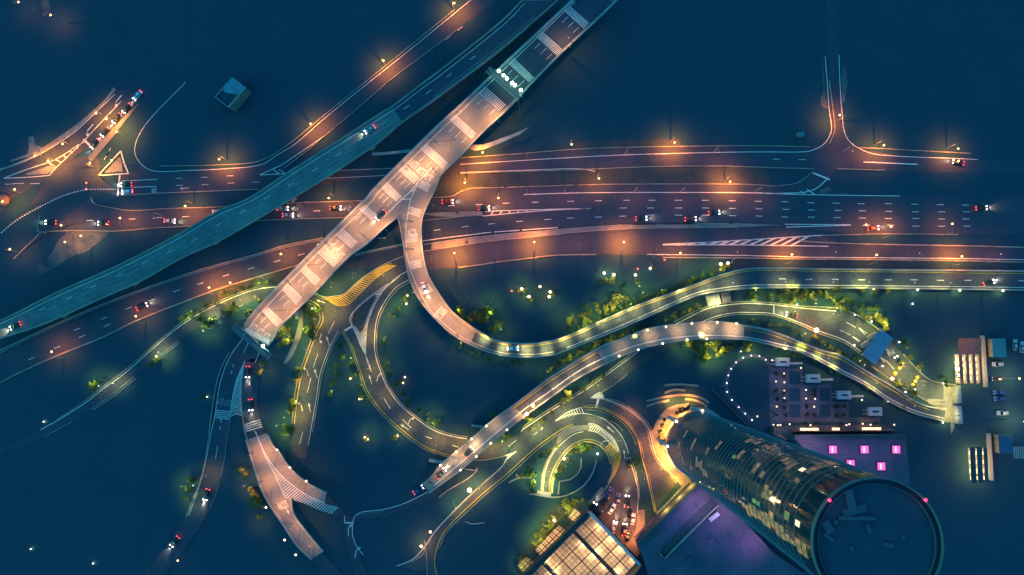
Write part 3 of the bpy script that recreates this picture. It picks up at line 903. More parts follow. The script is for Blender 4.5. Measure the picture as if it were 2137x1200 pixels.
b.lines('1072,852 1118,818 1153,792 1246,735', w=.24, m='yellow_paint', nm='yellow_line')
b.joint('1050,877 1022,892', '935,970 960,978', '1305,735 1345,690', '1475,708 1505,680')
for x, y in ((1085, 850), (1190, 776), (1620, 708)):
    b.pier(x, y, 3.0)
b.done()

# concrete bridge with a hatched gore at the lower left
zl = Zpath('530,900,6 560,980,7 600,1060,7 660,1165,6.5')
LA = '512,918 515,924 530,976 544,1018 562,1053 590,1095 618,1137 650,1168'
LB = '556,904 560,908 571,934 590,955 600,1000 604,1030 607,1041 611,1070 632,1102 673,1152'
b = Bridge('forked_bridge', 'salmon concrete bridge forking below the chevron gore at lower left', LA, LB, zl, (590, 1040))
dk = MB()
sheet(dk, '558,908 571,934 580,941 604,976 639,1007 681,1030', '540,912 552,948 576,997 604,1034 632,1049 678,1048', zl, -.012, cross=2)
dk.build('deck', M['concrete'], b.t)
b.parapet(LA, '558,908 571,934 580,941 604,976 639,1007 681,1030', '607,1041 611,1070 632,1102 673,1152', w=.5, h=.9)
b.hatch('538,915 555,955 576,997 590,1028 600,1040 632,1050 660,1062 695,1074', '538,913 548,937 576,980 604,1007 639,1032 678,1051 705,1058', 46, .33, .02)
b.lines('534,902 545,930 555,955 576,997 590,1028 597,1039', '534,902 548,937 576,980 604,1007 639,1032 677,1050', w=.3)
b.joint('578,945 574,975 565,1040', '638,1008 636,1030', '628,1098 620,1140')
painted_text('SLOW', 596, 1043, 578, 1052, 3.0, zl, .065, b.t)
arrow(b.mb('road_arrow', 'paint'), 599, 1064, .5, 1, 'up', zl, .065, 4.5)
arrow(b.mb('road_arrow', 'paint'), 583, 1078, .5, 1, 'up', zl, .065, 3.5)
b.pier(560, 1000, 3.0).pier(625, 1115, 3.0)
b.done()

# pale slabs that stick out beside the viaduct, and other pale concrete pieces
def slab(name, label, cat, poly, z0, z1, m):
    mb = MB(); mb.prism([U(*q, z1)[:2] for q in P(poly)], z0, z1)
    return tag(mb.build(name, M[m]), label, cat)
slab('concrete_canopy', 'pale tapered concrete slab jutting out to the right of the viaduct', 'canopy', '973,308 985,301 1007,302 1040,291 1075,278 1104,265 1085,280 1045,298 1010,311 990,314', 4.6, 5.0, 'parapet')
slab('concrete_canopy', 'narrow pale concrete slab jutting out to the left of the viaduct', 'canopy', '775,318 800,318 858,311 852,318 800,323 777,324', 4.6, 5.0, 'parapet')
slab('link_slab', 'square pale roof slab between the slip ramp and the yellow-lit road', 'roof', '1473,617 1500,611 1505,634 1478,640', 2.0, 3.2, 'parapet')
slab('link_slab', 'small dirty concrete landing beside the square pale roof slab', 'landing', '1504,611 1524,608 1526,629 1509,634', 1.0, 1.6, 'paving')
slab('stair_roof', 'small white roof beside the lower end of the viaduct', 'roof', '616,651 623,650 623,666 616,666', 2.5, 3.0, 'parapet')
mb = MB()
sheet(mb, '625,646 624,666 620,685 615,705 606,727 592,758', '632,646 632,680 629,700 620,720 609,745 593,762', .31)
struct(mb.build('footpath', M['paving']))
# low walls round the lower-middle bridge
mb = MB()
wall(mb, '970,978 993,982 996,976 993,985 970,1003 935,1023 916,1038', .4, 0, .6)
tag(mb.build('low_wall', M['parapet']), 'low curved retaining wall below the pinkish bridge', 'wall')
mb = MB(); wall(mb, '895,961 926,966', 1.0, 0, 3.0, sm=False)
tag(mb.build('cross_wall', M['parapet']), 'short straight wall poking out left of the pinkish bridge', 'wall')
mb = MB(); wall(mb, '984,888 1014,893', .8, 0, 3.0, sm=False)
tag(mb.build('cross_wall', M['parapet']), 'short straight wall poking out left of the pinkish bridge near its upper end', 'wall')
mb = MB(); wall(mb, '972,1089 985,1094 1011,1091', .4, 0, .6)
tag(mb.build('low_wall', M['parapet']), 'thin curved wall right of the road at the bottom edge', 'wall')
# ------------------------------------------------------------------ materials for buildings
mat('dark_glass', (0.006, 0.026, 0.040), 0.07, 0.1, 0.45, spec=0.10, bump=0.16)
mat('band', (0.22, 0.24, 0.26), 0.5, 0.15, 0.5)
mat('rim', (0.30, 0.31, 0.33), 0.5, 0.15, 0.5)
mat('roof_dark', (0.018, 0.050, 0.070), 0.9, 0.12, 0.3)
mat('roof_rim', (0.085, 0.125, 0.125), 0.6, 0.2, 0.3)
mat('dark_wall', (0.05, 0.06, 0.07), 0.8, 0.3, 0.3)
mat('plant_grey', (0.055, 0.075, 0.095), 0.9, 0.12, 0.3)
mat('court_stone', (0.085, 0.085, 0.11), 0.85, 0.35, 0.3, fine=0.2)
mat('podium_roof', (0.115, 0.085, 0.115), 0.85, 0, 0.12, col2=(0.05, 0.055, 0.085), fine=0.25)
mat('wall_dark', (0.045, 0.055, 0.07), 0.85, 0.25, 0.3)
mat('brown_roof', (0.20, 0.10, 0.08), 0.8, 0.3, 0.5)
mat('teal_roof', (0.12, 0.22, 0.26), 0.7, 0.4, 0.35)
mat('blue_roof', (0.18, 0.22, 0.28), 0.6, 0.2, 0.35, fine=0.12)
mat('hut_roof', (0.06, 0.20, 0.20), 0.6, 0.15, 0.35)
mat('hut_roof_dim', (0.05, 0.09, 0.14), 0.6, 0.15, 0.35)
mat('white_panel', (0.42, 0.38, 0.42), 0.6, 0.15, 0.6)
mat('hall_floor', (0.5, 0.5, 0.5), 0.7, 0.2, 0.6)
mat('facade', (0.16, 0.16, 0.15), 0.8, 0.6, 1.2)
mat('mullion', (0.03, 0.03, 0.035), 0.6, 0.2, 1.0)
mat('window_warm', (0.3, 0.2, 0.1), 0.4, 0, 1.0, emit=(1.0, 0.42, 0.10), es=0.34, samp=False)
mat('window_amber', (0.3, 0.2, 0.1), 0.4, 0, 1.0, emit=(1.0, 0.33, 0.06), es=0.26, samp=False)
mat('window_dim', (0.2, 0.12, 0.1), 0.4, 0, 1.0, emit=(0.85, 0.30, 0.10), es=0.20, samp=False)
mat('window_green', (0.2, 0.3, 0.1), 0.4, 0, 1.0, emit=(0.62, 0.46, 0.09), es=0.20, samp=False)
mat('window_white', (0.5, 0.5, 0.4), 0.4, 0, 1.0, emit=(1.0, 0.72, 0.36), es=1.1, samp=False)
mat('lamp_bright', (.9, .8, .6), .4, 0, 1, emit=(1.0, .78, .50), es=9, samp=False)
mat('beacon_red', (0.5, 0.02, 0.05), 0.4, 0, 1.0, emit=(1.0, 0.03, 0.12), es=4.0, samp=False)
mat('skylight_pink', (0.5, 0.1, 0.3), 0.4, 0, 1.0, emit=(0.95, 0.12, 0.30), es=0.95, samp=False)
mat('tube_white', (0.8, 0.8, 0.7), 0.4, 0, 1.0, emit=(1.0, 0.82, 0.52), es=5.0, samp=False)
mat('tube_warm', (0.8, 0.6, 0.4), 0.4, 0, 1.0, emit=(1.0, 0.62, 0.28), es=2.2, samp=False)

for nm in ('window_warm', 'window_amber', 'window_dim', 'window_green'):
    t = M[nm].node_tree; b = t.nodes['Principled BSDF']
    n2 = t.nodes.new('ShaderNodeTexNoise'); n2.inputs['Scale'].default_value = .55; n2.inputs['Detail'].default_value = 3
    tc = t.nodes.new('ShaderNodeTexCoord'); t.links.new(tc.outputs['Object'], n2.inputs['Vector'])
    mr = t.nodes.new('ShaderNodeMapRange'); mr.inputs[1].default_value = .42; mr.inputs[2].default_value = .66
    mr.inputs[3].default_value = .04; mr.inputs[4].default_value = b.inputs['Emission Strength'].default_value * 1.7
    t.links.new(n2.outputs['Fac'], mr.inputs[0]); t.links.new(mr.outputs[0], b.inputs['Emission Strength'])
m = bpy.data.materials.new('lit_glass'); m.use_nodes = True
t = m.node_tree; t.nodes.remove(t.nodes['Principled BSDF'])
tr = t.nodes.new('ShaderNodeBsdfTranslucent'); di = t.nodes.new('ShaderNodeBsdfDiffuse'); ad = t.nodes.new('ShaderNodeMixShader')
nz = t.nodes.new('ShaderNodeTexNoise'); nz.inputs['Scale'].default_value = 0.35; nz.inputs['Detail'].default_value = 3
tc = t.nodes.new('ShaderNodeTexCoord'); t.links.new(tc.outputs['Object'], nz.inputs['Vector'])
rp = t.nodes.new('ShaderNodeValToRGB')
rp.color_ramp.elements[0].position = .3; rp.color_ramp.elements[0].color = (.50, .40, .27, 1)
rp.color_ramp.elements[1].position = .7; rp.color_ramp.elements[1].color = (.85, .70, .50, 1)
t.links.new(nz.outputs['Fac'], rp.inputs['Fac']); t.links.new(rp.outputs['Color'], tr.inputs['Color'])
di.inputs['Color'].default_value = (.25, .24, .24, 1)
ad.inputs[0].default_value = 0.25
t.links.new(tr.outputs[0], ad.inputs[1]); t.links.new(di.outputs[0], ad.inputs[2])
t.links.new(ad.outputs[0], t.nodes['Material Output'].inputs['Surface'])
M['lit_glass'] = m

def point(name, loc, col, w, r=.25, parent=None, spot=None, rot=None, blend=1.0):
    ld = bpy.data.lights.new(name, 'SPOT' if spot else 'POINT')
    ld.color = col; ld.energy = w; ld.shadow_soft_size = r
    if spot:
        ld.spot_size = math.radians(spot); ld.spot_blend = blend
    o = bpy.data.objects.new(name, ld); COL.objects.link(o)
    o.location = Vector(loc) - (Vector(parent.location) if parent else Vector((0, 0, 0)))
    if rot: o.rotation_euler = rot
    if parent: o.parent = parent
    return o

# ------------------------------------------------------------------ round tower
TB0 = U(1456, 925, 0)
lo, hi = 60.0, 260.0
best = min(((U(1830, 1135, h_).xy - TB0.xy).length, h_) for h_ in [lo + k * .5 for k in range(400)])
TH = best[1]
TR = 13.1
tower = thing('tower_block', 'tall round dark glass tower ringed with pale floor bands and scattered lit windows', 'skyscraper', tuple(TB0))
MB().lathe(TB0, [(TR, 0), (TR, TH - .6)], 96).build('shaft', M['dark_glass'], tower, sm=False)
NFL = 47
FH = TH / NFL
for k in range(1, NFL - 2):
    z = k * FH
    MB().lathe(TB0, [(TR - .05, z), (TR + .13, z), (TR + .13, z + .12), (TR - .05, z + .12)], 96).build('floor_band', M['band'], tower)
MB().lathe(TB0, [(TR - .1, 0.2), (TR + .9, 0.2), (TR + .9, 1.6), (TR - .1, 1.8)], 96).build('base_ring', M['rim'], tower)
TOPR = 130 / FPX * (H - TH)
def ring(c, r0, r1, z0, z1, n=96):
    b = MB(); c = Vector(c)
    for k in range(n):
        a0 = 2 * math.pi * k / n; a1 = 2 * math.pi * (k + 1) / n
        def q(r, a, z): return c + Vector((r * math.cos(a), r * math.sin(a), z))
        b.quad(q(r0, a0, z1), q(r1, a0, z1), q(r1, a1, z1), q(r0, a1, z1))
        b.quad(q(r1, a0, z0), q(r1, a1, z0), q(r1, a1, z1), q(r1, a0, z1))
        b.quad(q(r0, a1, z0), q(r0, a0, z0), q(r0, a0, z1), q(r0, a1, z1))
    return b
ring(TB0, TR - .12, TR + .12, TH - .6, TH + .6).build('roof_rim', M['roof_rim'], tower)
MB().lathe(TB0, [(TR - .3, TH - 1.2), (TR - .3, TH - .4)], 64).build('roof', M['roof_dark'], tower)
for x, y, sx, sy, sz, a in ((1776, 1045, 1.6, 4.5, 1.2, .2), (1790, 1082, 7.5, .8, 1.0, 0), (1728, 1100, 1.6, 2.6, 1.0, .5), (1785, 1066, 5, 1.6, .7, .3), (1730, 1122, 2.5, .8, .8, -.7)):
    p = U(x, y, TH)
    MB().box((p.x, p.y, TH - .4 + sz / 4), sx, sy, sz / 2, a, .1).build('plant_unit', M['plant_grey'], tower)
ring(TB0, TR - 1.3, TR - 1.1, TH - .4, TH + .1).build('maintenance_rail', M['plant_grey'], tower)
for k in range(6):
    a = random.uniform(0, 6.28); rr = random.uniform(2, TR - 2.5)
    MB().box(TB0 + Vector((rr * math.cos(a), rr * math.sin(a), TH - .15)), random.uniform(.6, 2.2), random.uniform(.6, 1.6), .5, a, .05).build('plant_unit', M['plant_grey'], tower)
for x, y in ((1735, 1048), (1925, 1048)):
    p = U(x, y, TH + .8); d = (p - TB0); d.z = 0; d = d.normalized() * (TR - .02); p = TB0 + d + Vector((0, 0, TH + 1.0))
    be = MB().lathe(p, [(.1, -.3), (.3, -.15), (.34, .15), (.18, .4)], 12).build('beacon', M['beacon_red'], tower)
    point('beacon_glow', p + Vector((0, 0, 1.0)), (1, .05, .12), 60, .3, tower)

def cyl_hit(px, py):
    d = (U(px, py, 0) - CAM)
    ox = CAM.x - TB0.x; oy = CAM.y - TB0.y; R = TR + .06
    a = d.x ** 2 + d.y ** 2; b2 = 2 * (ox * d.x + oy * d.y); c = ox * ox + oy * oy - R * R
    q = b2 * b2 - 4 * a * c
    if q < 0: return None
    s = (-b2 - math.sqrt(q)) / (2 * a)
    p = CAM + d * s
    return math.atan2(p.y - TB0.y, p.x - TB0.x), p.z
def lit(px, py, m, w=2.6, cells=1):
    hh = cyl_hit(px, py)
    if not hh: return
    th, z = hh
    fl = int(z / FH); z0 = fl * FH + .5; z1 = (fl + 1) * FH - .25
    if fl < 1 or fl > NFL - 2: return
    b = MB(); R = TR + .07; da = w / TR
    n = max(1, int(w / 1.3))
    for k in range(n):
        a0 = th - da / 2 + da * k / n + .006; a1 = th - da / 2 + da * (k + 1) / n - .006
        b.quad(*[TB0 + Vector((R * math.cos(a), R * math.sin(a), zz)) for a, zz in ((a0, z0), (a1, z0), (a1, z1), (a0, z1))])
    b.build('lit_window', M[m], tower)
for s, m in (('1556,1056 1563,1061 1570,1065 1577,1070 1584,1076 1600,1086 1606,1092 1613,1097 1624,1106 1631,1111 1640,1119 1648,1126 1655,1132 1664,1138 1672,1143 1680,1149 1697,1158 1606,1080', 'window_amber'),
             ('1549,1051 1561,1068 1594,1083 1599,1080 1608,1078 1663,1139 1597,1026 1602,1032 1609,1040 1636,1073', 'window_warm'),
             ('1576,1047 1585,1053 1641,1076 1530,952', 'window_green'),
             ('1451,962 1456,968 1462,971 1468,985 1474,990 1425,960 1440,975 1449,924 1443,936 1420,948 1396,912 1560,918 1572,921 1584,925 1596,929 1606,931 1616,935 1570,912 1590,918 1545,948 1575,975 1590,990 1640,960 1648,966 1652,972 1474,940 1500,930 1700,975 1708,968 1716,975 1725,962 1735,966 1690,985 1668,1004 1644,1078 1430,905 1418,930', 'window_dim'),
             ('1662,1091 1677,981', 'window_white')):
    for q in P(s):
        lit(q[0], q[1], m, random.choice((1.3, 1.3, 2.0, 2.6, 3.4)) if m != 'window_white' else 1.4)
# bright lamp hung on the facade
hh = cyl_hit(1616, 1043)
p = TB0 + Vector(((TR + .6) * math.cos(hh[0]), (TR + .6) * math.sin(hh[0]), hh[1]))
MB().lathe(p, [(.1, -.5), (.45, -.2), (.45, .3), (.1, .5)], 10).build('facade_lamp', M['lamp_bright'], tower)
point('facade_lamp_glow', p + (p - TB0).normalized() * 1.0, (1, .4, .1), 500, .3, tower)
for (x0, y0, x1, y1) in ((1392, 869, 1411, 879), (1440, 851, 1465, 857), (1374, 917, 1393, 931)):
    a = U(x0, y0, 4); c = U(x1, y1, 4); dd = c - a
    MB().box((a + c) / 2, dd.length, 1.4, 1.0, math.atan2(dd.y, dd.x), .2).build('entrance_canopy', M['rim'], tower)
    MB().lathe(c + Vector((0, 0, .9)), [(.1, -.3), (.45, -.1), (.45, .2), (.2, .4)], 8).build('canopy_lamp', M['lamp_bright'], tower)

# orange-lit plaza at the tower foot
mb = MB()
mb.poly([U(*q, .29) for q in P('1366,945 1361,925 1357,903 1363,897 1368,882 1378,866 1394,851 1412,844 1438,842 1440,849 1470,850 1500,865 1520,900 1515,960 1470,1010 1440,1012 1420,1000 1400,985 1378,968')])
mb.poly([U(*q, .295) for q in P('1400,985 1420,1000 1440,1012 1425,1018 1404,994')])
plaza = struct(mb.build('plaza', M['paving']))
for k, s in enumerate(('1350,837 1385,829 1424,824 1460,829 1480,841', '1350,848 1370,841 1397,836', '1430,833 1445,834 1467,842 1476,849', '1387,804 1420,802 1457,805', '1387,820 1408,813 1430,815', '1470,850 1490,862 1498,872')):
    mb = MB(); wall(mb, s, .9, 0, .5)
    tag(mb.build('curved_step', M['kerb']), 'curved orange-lit step above the tower plaza' + which(k, 6, 'outer left of the arcs'), 'step', 'steps around the tower plaza')
for i, (x, y) in enumerate(((1385, 905), (1380, 940), (1398, 962), (1403, 885), (1425, 862), (1452, 853), (1405, 840), (1440, 838), (1412, 1004), (1395, 975))):
    d = U(x, y, 0) - TB0; d.z = 0
    p = U(x, y, 4.0)
    fl = thing('flood_light', 'small orange flood light on the plaza round the tower' + which(i, 10), 'flood light', (p.x, p.y, 0), 'flood lights on the tower plaza')
    MB().tube([(p.x, p.y, 0), (p.x, p.y, 3.8)], .07).build('pole', M['dark_steel'], fl)
    MB().box((p.x, p.y, 3.95), .35, .35, .25, 0, .05).build('lamp_housing', M['dark_steel'], fl)
    point('flood_glow', (p.x, p.y, 3.6), (1, .36, .04), 9000, .2, fl, spot=150)

# podium with purple-lit roof decks
PZ = 13.0
def W2(s, z): return [U(*q, z)[:2] for q in P(s)]
pod = thing('podium', 'low podium with purple-lit roof decks round the foot of the tower', 'building', tuple(U(1600, 1100, 0)))
MB().prism(W2('1332,1136 1344,1124 1462,1010 1486,1010 1500,1030 1620,1160 1700,1215 1362,1215', PZ), 0, PZ).build('lower_block', M['podium_roof'], pod)
MB().prism(W2('1658,914 1890,914 1900,1010 1800,1000 1700,960', PZ), 0, PZ).build('upper_block', M['podium_roof'], pod)
mb = MB()
for s in ('1334,1138 1346,1126 1462,1014', '1658,912 1770,912 1892,912'):
    wall(mb, s, 1.6, PZ - 1, PZ + 1.1, 0, False)
mb.build('parapet', M['wall_dark'], pod)
mb = MB(); wall(mb, '1378,1156 1388,1166 1440,1114 1500,1054', .35, PZ, PZ + 1.4, 0, False)
mb.build('dividing_wall', M['parapet'], pod)
mb = MB(); mb.prism(W2('1388,1166 1440,1114 1500,1054 1486,1041 1430,1092 1378,1148', PZ + .3), PZ, PZ + .3)
mb.build('dark_deck', M['wall_dark'], pod)
q = U(1490, 1078, PZ + 1); MB().box(q, 4.5, 1.6, 1.5, math.radians(38), .1).build('roof_unit', M['white_panel'], pod)
for x, y in ((1485, 1130), (1551, 1130), (1440, 1170)):
    q = U(x, y, PZ + .2); MB().box(q, 2.4, 2.4, .5, .6, .1).build('roof_hatch', M['podium_roof'], pod)
for x, y in ((1738, 938), (1804, 938), (1870, 938), (1775, 968), (1839, 973)):
    q = U(x, y, PZ + .5)
    sk = MB().box(q, 3.0, 3.0, .8, 0, .15).build('skylight', M['skylight_pink'], pod)
    MB().box(q + Vector((-.3, 0, .43)), .5, 2.2, .06).build('glazing_bar', M['window_white'], pod)
    MB().box(q + Vector((0, 0, -.1)), 3.3, 3.3, .5).build('skylight_kerb', M['wall_dark'], pod)
    point('skylight_glow', q + Vector((0, 0, 2.0)), (.9, .2, .9), 250, .6, pod)
for i, (x, y, c, w) in enumerate(((1462, 1062, (.85, .5, 1), 11000), (1425, 1095, (.25, .25, 1), 4000), (1528, 1085, (.8, .42, .85), 9000), (1500, 1130, (.35, .2, .9), 4000), (1590, 1140, (.7, .3, .8), 9000), (1560, 1165, (.3, .15, .8), 3000), (1700, 930, (.85, .5, .85), 9000),
                  (1760, 950, (.45, .3, .9), 3500), (1830, 950, (.15, .2, .8), 1500))):
    q = U(x, y, PZ + 11)
    fl = thing('roof_flood', 'small purple flood light on the podium roof deck' + which(i, 9), 'flood light', (q.x, q.y, PZ), 'purple flood lights on the podium roof')
    MB().tube([(q.x, q.y, PZ), (q.x, q.y, PZ + 10.6)], .06).build('pole', M['dark_steel'], fl)
    MB().box((q.x, q.y, PZ + 10.8), .3, .3, .2).build('lamp_housing', M['dark_steel'], fl)
    point('flood_glow', (q.x, q.y, PZ + 10.4), c, w * .8, .3, fl, spot=105)
# yellow-lit planter in front of the podium
mb = MB(); mb.prism(W2('1369,1072 1438,1002 1451,1010 1378,1083', 1.4), 0, 1.4)
pl = tag(mb.build('planter', M['kerb']), 'long yellow-lit planter along the podium wall', 'planter')
mb = MB(); mb.prism(W2('1372,1073 1438,1006 1447,1011 1379,1079', 1.6), 1.4, 1.65); mb.build('planting', M['grass'], pl)
for x, y in ((1388, 1062), (1415, 1035), (1438, 1012)):
    point('planter_glow', U(x - 2, y - 2, 5.5), (1, .72, .12), 1300, .2, pl)

# ------------------------------------------------------------------ glazed market roof at the bottom
GZ = 11.0
def bil(c, u, v):
    a = c[0].lerp(c[1], u); b = c[3].lerp(c[2], u)
    return a.lerp(b, v)
def glass_panel(parent, corners, nu, nv, z, major=3):
    c = [U(*q, z) for q in P(corners)]
    gl = MB(); mu = MB()
    for i in range(nu):
        for j in range(nv):
            e = .035
            gl.quad(*[bil(c, (i + du) / nu, (j + dv) / nv) for du, dv in ((0, 0), (1, 0), (1, 1), (0, 1))])
    def bar(p, q, w):
        d = (q - p).normalized(); n = Vector((-d.y, d.x, 0)) * w / 2; up = Vector((0, 0, .08))
        mu.quad(p - n + up, q - n + up, q + n + up, p + n + up)
    for i in range(nu + 1):
        bar(bil(c, i / nu, 0), bil(c, i / nu, 1), .42 if i % major == 0 else .14)
    for j in range(nv + 1):
        bar(bil(c, 0, j / nv), bil(c, 1, j / nv), .42 if j % major == 0 else .14)
    g_ = gl.build('glass_roof', M['lit_glass'], parent)
    mu.build('glazing_bars', M['mullion'], parent)
    return c
mk = thing('glazed_hall', 'large hall with a glowing glass roof at the bottom edge', 'building', tuple(U(1225, 1160, 0)))
glass_panel(mk, '1234,1075 1329,1174 1297,1208 1199,1107', 15, 6, GZ)
glass_panel(mk, '1196,1111 1292,1212 1232,1272 1134,1170', 15, 9, GZ)
glass_panel(mk, '1130,1176 1185,1232 1155,1262 1100,1204', 9, 6, GZ)
body = W2('1229,1066 1340,1180 1250,1290 1085,1290 1075,1222 1120,1178', GZ - .4)
mb = MB()
for k in range(len(body)):
    a = Vector((*body[k], 0)); c = Vector((*body[(k + 1) % len(body)], 0)); up = Vector((0, 0, GZ - .4))
    mb.quad(a, c, c + up, a + up)
mb.build('wall', M['wall_dark'], mk)
mb = MB()
def beam(s, w, z0, z1): wall(mb, s, w, z0, z1, 0, False)
beam('1228,1072 1188,1113 1098,1206', 1.8, GZ - 3, GZ + .15); beam('1196,1108 1294,1211', .8, GZ - 1, GZ + .3); beam('1131,1173 1190,1234', .8, GZ - 1, GZ + .3)
mb.build('roof_gutter', M['mullion'], mk)
mb = MB(); beam('1231,1070 1336,1180', 1.0, GZ - 2, GZ + .4); mb.build('roof_edge', M['white_panel'], mk)
fl_ = MB(); fl_.poly([Vector((*q, 1.0)) for q in body]); fl_.build('floor', M['hall_floor'], mk)
for x, y, w in ((1250, 1098, 900), (1273, 1124, 700), (1248, 1146, 1000), (1294, 1144, 800), (1290, 1190, 900), (1318, 1166, 500), (1214, 1136, 900), (1236, 1158, 1000), (1260, 1180, 900), (1140, 1170, 900), (1158, 1190, 900),
             (1148, 1196, 700), (1190, 1150, 260), (1170, 1160, 260), (1205, 1180, 260), (1185, 1185, 240), (1225, 1195, 240), (1222, 1105, 200), (1260, 1160, 300), (1240, 1120, 200), (1280, 1160, 260)):
    point('hall_lamp', U(x, y, GZ - (1.5 if w > 400 else 3.5)), (1, .66, .36), w * .75 if w > 400 else w * 1.1, .4, mk)
for i, (c, nu, nv) in enumerate((('1166,1094 1182,1106 1126,1160 1115,1148', 3, 14), ('1198,1060 1218,1074 1198,1090 1184,1080', 5, 4), ('1098,1160 1116,1172 1090,1194 1080,1180', 3, 6))):
    ax = thing('glass_canopy', ['long narrow glass canopy left of the glazed hall', 'short glass canopy at the upper corner of the glazed hall', 'dim glass canopy at the lower left corner of the glazed hall'][i], 'canopy', tuple(U(*P(c)[0], 0)), 'glass canopies beside the glazed hall')
    cc = glass_panel(ax, c, nu, nv, 4.0, 2)
    for q in cc:
        MB().tube([(q.x, q.y, 0), (q.x, q.y, 3.95)], .12).build('post', M['dark_steel'], ax)
    mid = (cc[0] + cc[2]) / 2
    for k in (.2, .5, .8):
        q = cc[0].lerp(cc[3], k).lerp(cc[1].lerp(cc[2], k), .5)
        point('canopy_lamp', q - Vector((0, 0, 1.6)), (1, .6, .3), (380, 200, 60)[i], .3, ax)

# ------------------------------------------------------------------ garden court beside the tower
def cz(s): return ' '.join('%f,%f' % (1450 + a / 4.749, 700 + b_ / 4.749) for a, b_ in P(s))
mb = MB()
line(mb, cz('705,245 640,210 560,200 480,220 410,268 360,330 330,400 315,475 322,560 370,640 435,712 500,775 565,838'), 1.3, 0, .05)
line(mb, cz('690,235 740,300 752,350 756,600 757,810'), 1.3, 0, .056)
mb.quad(*[U(*q, .05) for q in P(cz('235,492 300,480 305,508 270,515'))])
struct(mb.build('garden_path', M['court_stone']))
mb = MB()
for s in ('757,320 935,320 935,860 757,860', '935,330 1065,330 1065,358 935,358', '1045,358 1070,358 1070,860 1045,860', '935,482 1045,482 1045,524 935,524', '935,652 1045,652 1045,684 935,684', '935,812 1045,812 1045,860 935,860',
          '1070,490 1235,490 1235,860 1070,860', '1235,490 1350,490 1350,518 1235,518', '1340,518 1360,518 1360,860 1340,860', '1235,652 1340,652 1340,684 1235,684', '1235,812 1340,812 1340,860 1235,860', '1360,655 1525,655 1525,860 1360,860', '1525,812 1840,815 1840,860 1525,860'):
    mb.quad(*[U(*q, .06) for q in reversed(P(cz(s)))])
mb.quad(*[U(*q, .06) for q in reversed(P(cz('780,900 1850,880 2010,945 960,955')))])
struct(mb.build('court_paving', M['court_stone']))
for i, s in enumerate(('878,263', '1182,427', '1487,592', '1793,755')):
    q = U(*P(cz(s))[0], 2.4)
    kk = thing('vent_pavilion', 'pale lilac box pavilion with a dark slot in the garden court' + which(i, 4), 'pavilion', (q.x, q.y, 0), 'box pavilions stepping down the garden court')
    MB().box((q.x, q.y, 1.2), 5.4, 3.4, 2.4, 0, .15).build('body', M['white_panel'], kk)
    MB().box((q.x, q.y, 2.45), 2.7, .7, .12).build('slot', M['mullion'], kk)
    MB().box((q.x - 3.7, q.y + .5, .9), 2.0, .25, .25).build('rail', M['white_panel'], kk)
    MB().box((q.x - 3.7, q.y - .9, .9), 2.0, .25, .25).build('rail', M['white_panel'], kk)
    if i < 3:
        q2 = q + Vector((5.9, -.55, 0))
        bb = MB().box((q2.x, q2.y, .35), 5.2, .9, .5, .02, .08).build('bench_slab', M['white_panel'])
        tag(bb, 'pale slab bench to the right of a lilac pavilion' + which(i, 3), 'bench', 'slab benches in the garden court')
mb = MB(); wall(mb, cz('170,525 400,770 545,910'), .4, 0, .9, 0, False)
tag(mb.build('boundary_wall', M['brown_roof']), 'thin reddish wall running diagonally between tower and garden court', 'wall')
mb = MB(); mb.prism(W2(cz('790,908 968,955 970,985 955,1038 900,1035 780,985'), 5), 0, 5)
tag(mb.build('entrance_block', M['brown_roof']), 'reddish roof block between the tower and the garden court', 'building')
sh = thing('shop_front', 'long low frontage with glowing lamp strips under the garden court', 'building', tuple(U(1760, 899, 0)))
MB().prism(W2(cz('970,945 1990,938 2012,946 970,958'), 3.2), 0, 3.2).build('wall', M['brown_roof'], sh)
for s, L in (('1135,930', 37), ('1398,928', 15), ('1752,925', 38)):
    q = U(*P(cz(s))[0], 3.0)
    MB().box(q, L * .2, .9, .3, 0, .05).build('lamp_strip', M['tube_warm'], sh)
    for k in ((-.3, .3) if L > 20 else (0,)):
        point('strip_glow', q + Vector((k * L * .2, 1.2, .8)), (1, .5, .2), 260, .3, sh)

# ------------------------------------------------------------------ right-hand side: gatehouse, toll roofs, huts
gt = thing('gatehouse', 'blue flat-roofed gate canopy spanning the yellow-lit road', 'canopy', tuple(U(1832, 724, 0)))
MB().prism(W2('1838,686 1864,706 1827,762 1799,740', 5.5), 4.9, 5.5).build('roof', M['blue_roof'], gt)
for x, y in ((1836, 692), (1859, 708), (1806, 738), (1826, 754), (1822, 722), (1842, 736)):
    q = U(x, y, 4.9); MB().box((q.x, q.y, 2.45), .4, .4, 4.9).build('column', M['steel'], gt)
for x, y in ((1818, 701), (1805, 718)):
    q = U(x, y, 1.2); bx = thing('toll_booth', 'small pale booth on the island before the blue gate canopy' + which(0 if x > 1810 else 1, 2, 'upper right'), 'booth', (q.x, q.y, 0), 'booths before the blue gate canopy')
    MB().box((q.x, q.y, 1.1), 3.2, 1.3, 2.2, math.radians(35), .1).build('body', M['white_panel'], bx)
    MB().box((q.x, q.y, 2.3), 3.6, 1.7, .2, math.radians(35), .05).build('roof', M['parapet'], bx)
for i, pl_ in enumerate(('1995,806 2005,805 2008,841 1997,842', '1996,847 2007,847 2010,885 1998,885')):
    mb = MB(); mb.prism(W2(pl_, 3.5), 0, 3.5)
    o = tag(mb.build('gate_wall', M['parapet']), ['upper yellow-lit wall block at the end of the forecourt', 'lower yellow-lit wall block at the end of the forecourt'][i], 'wall')
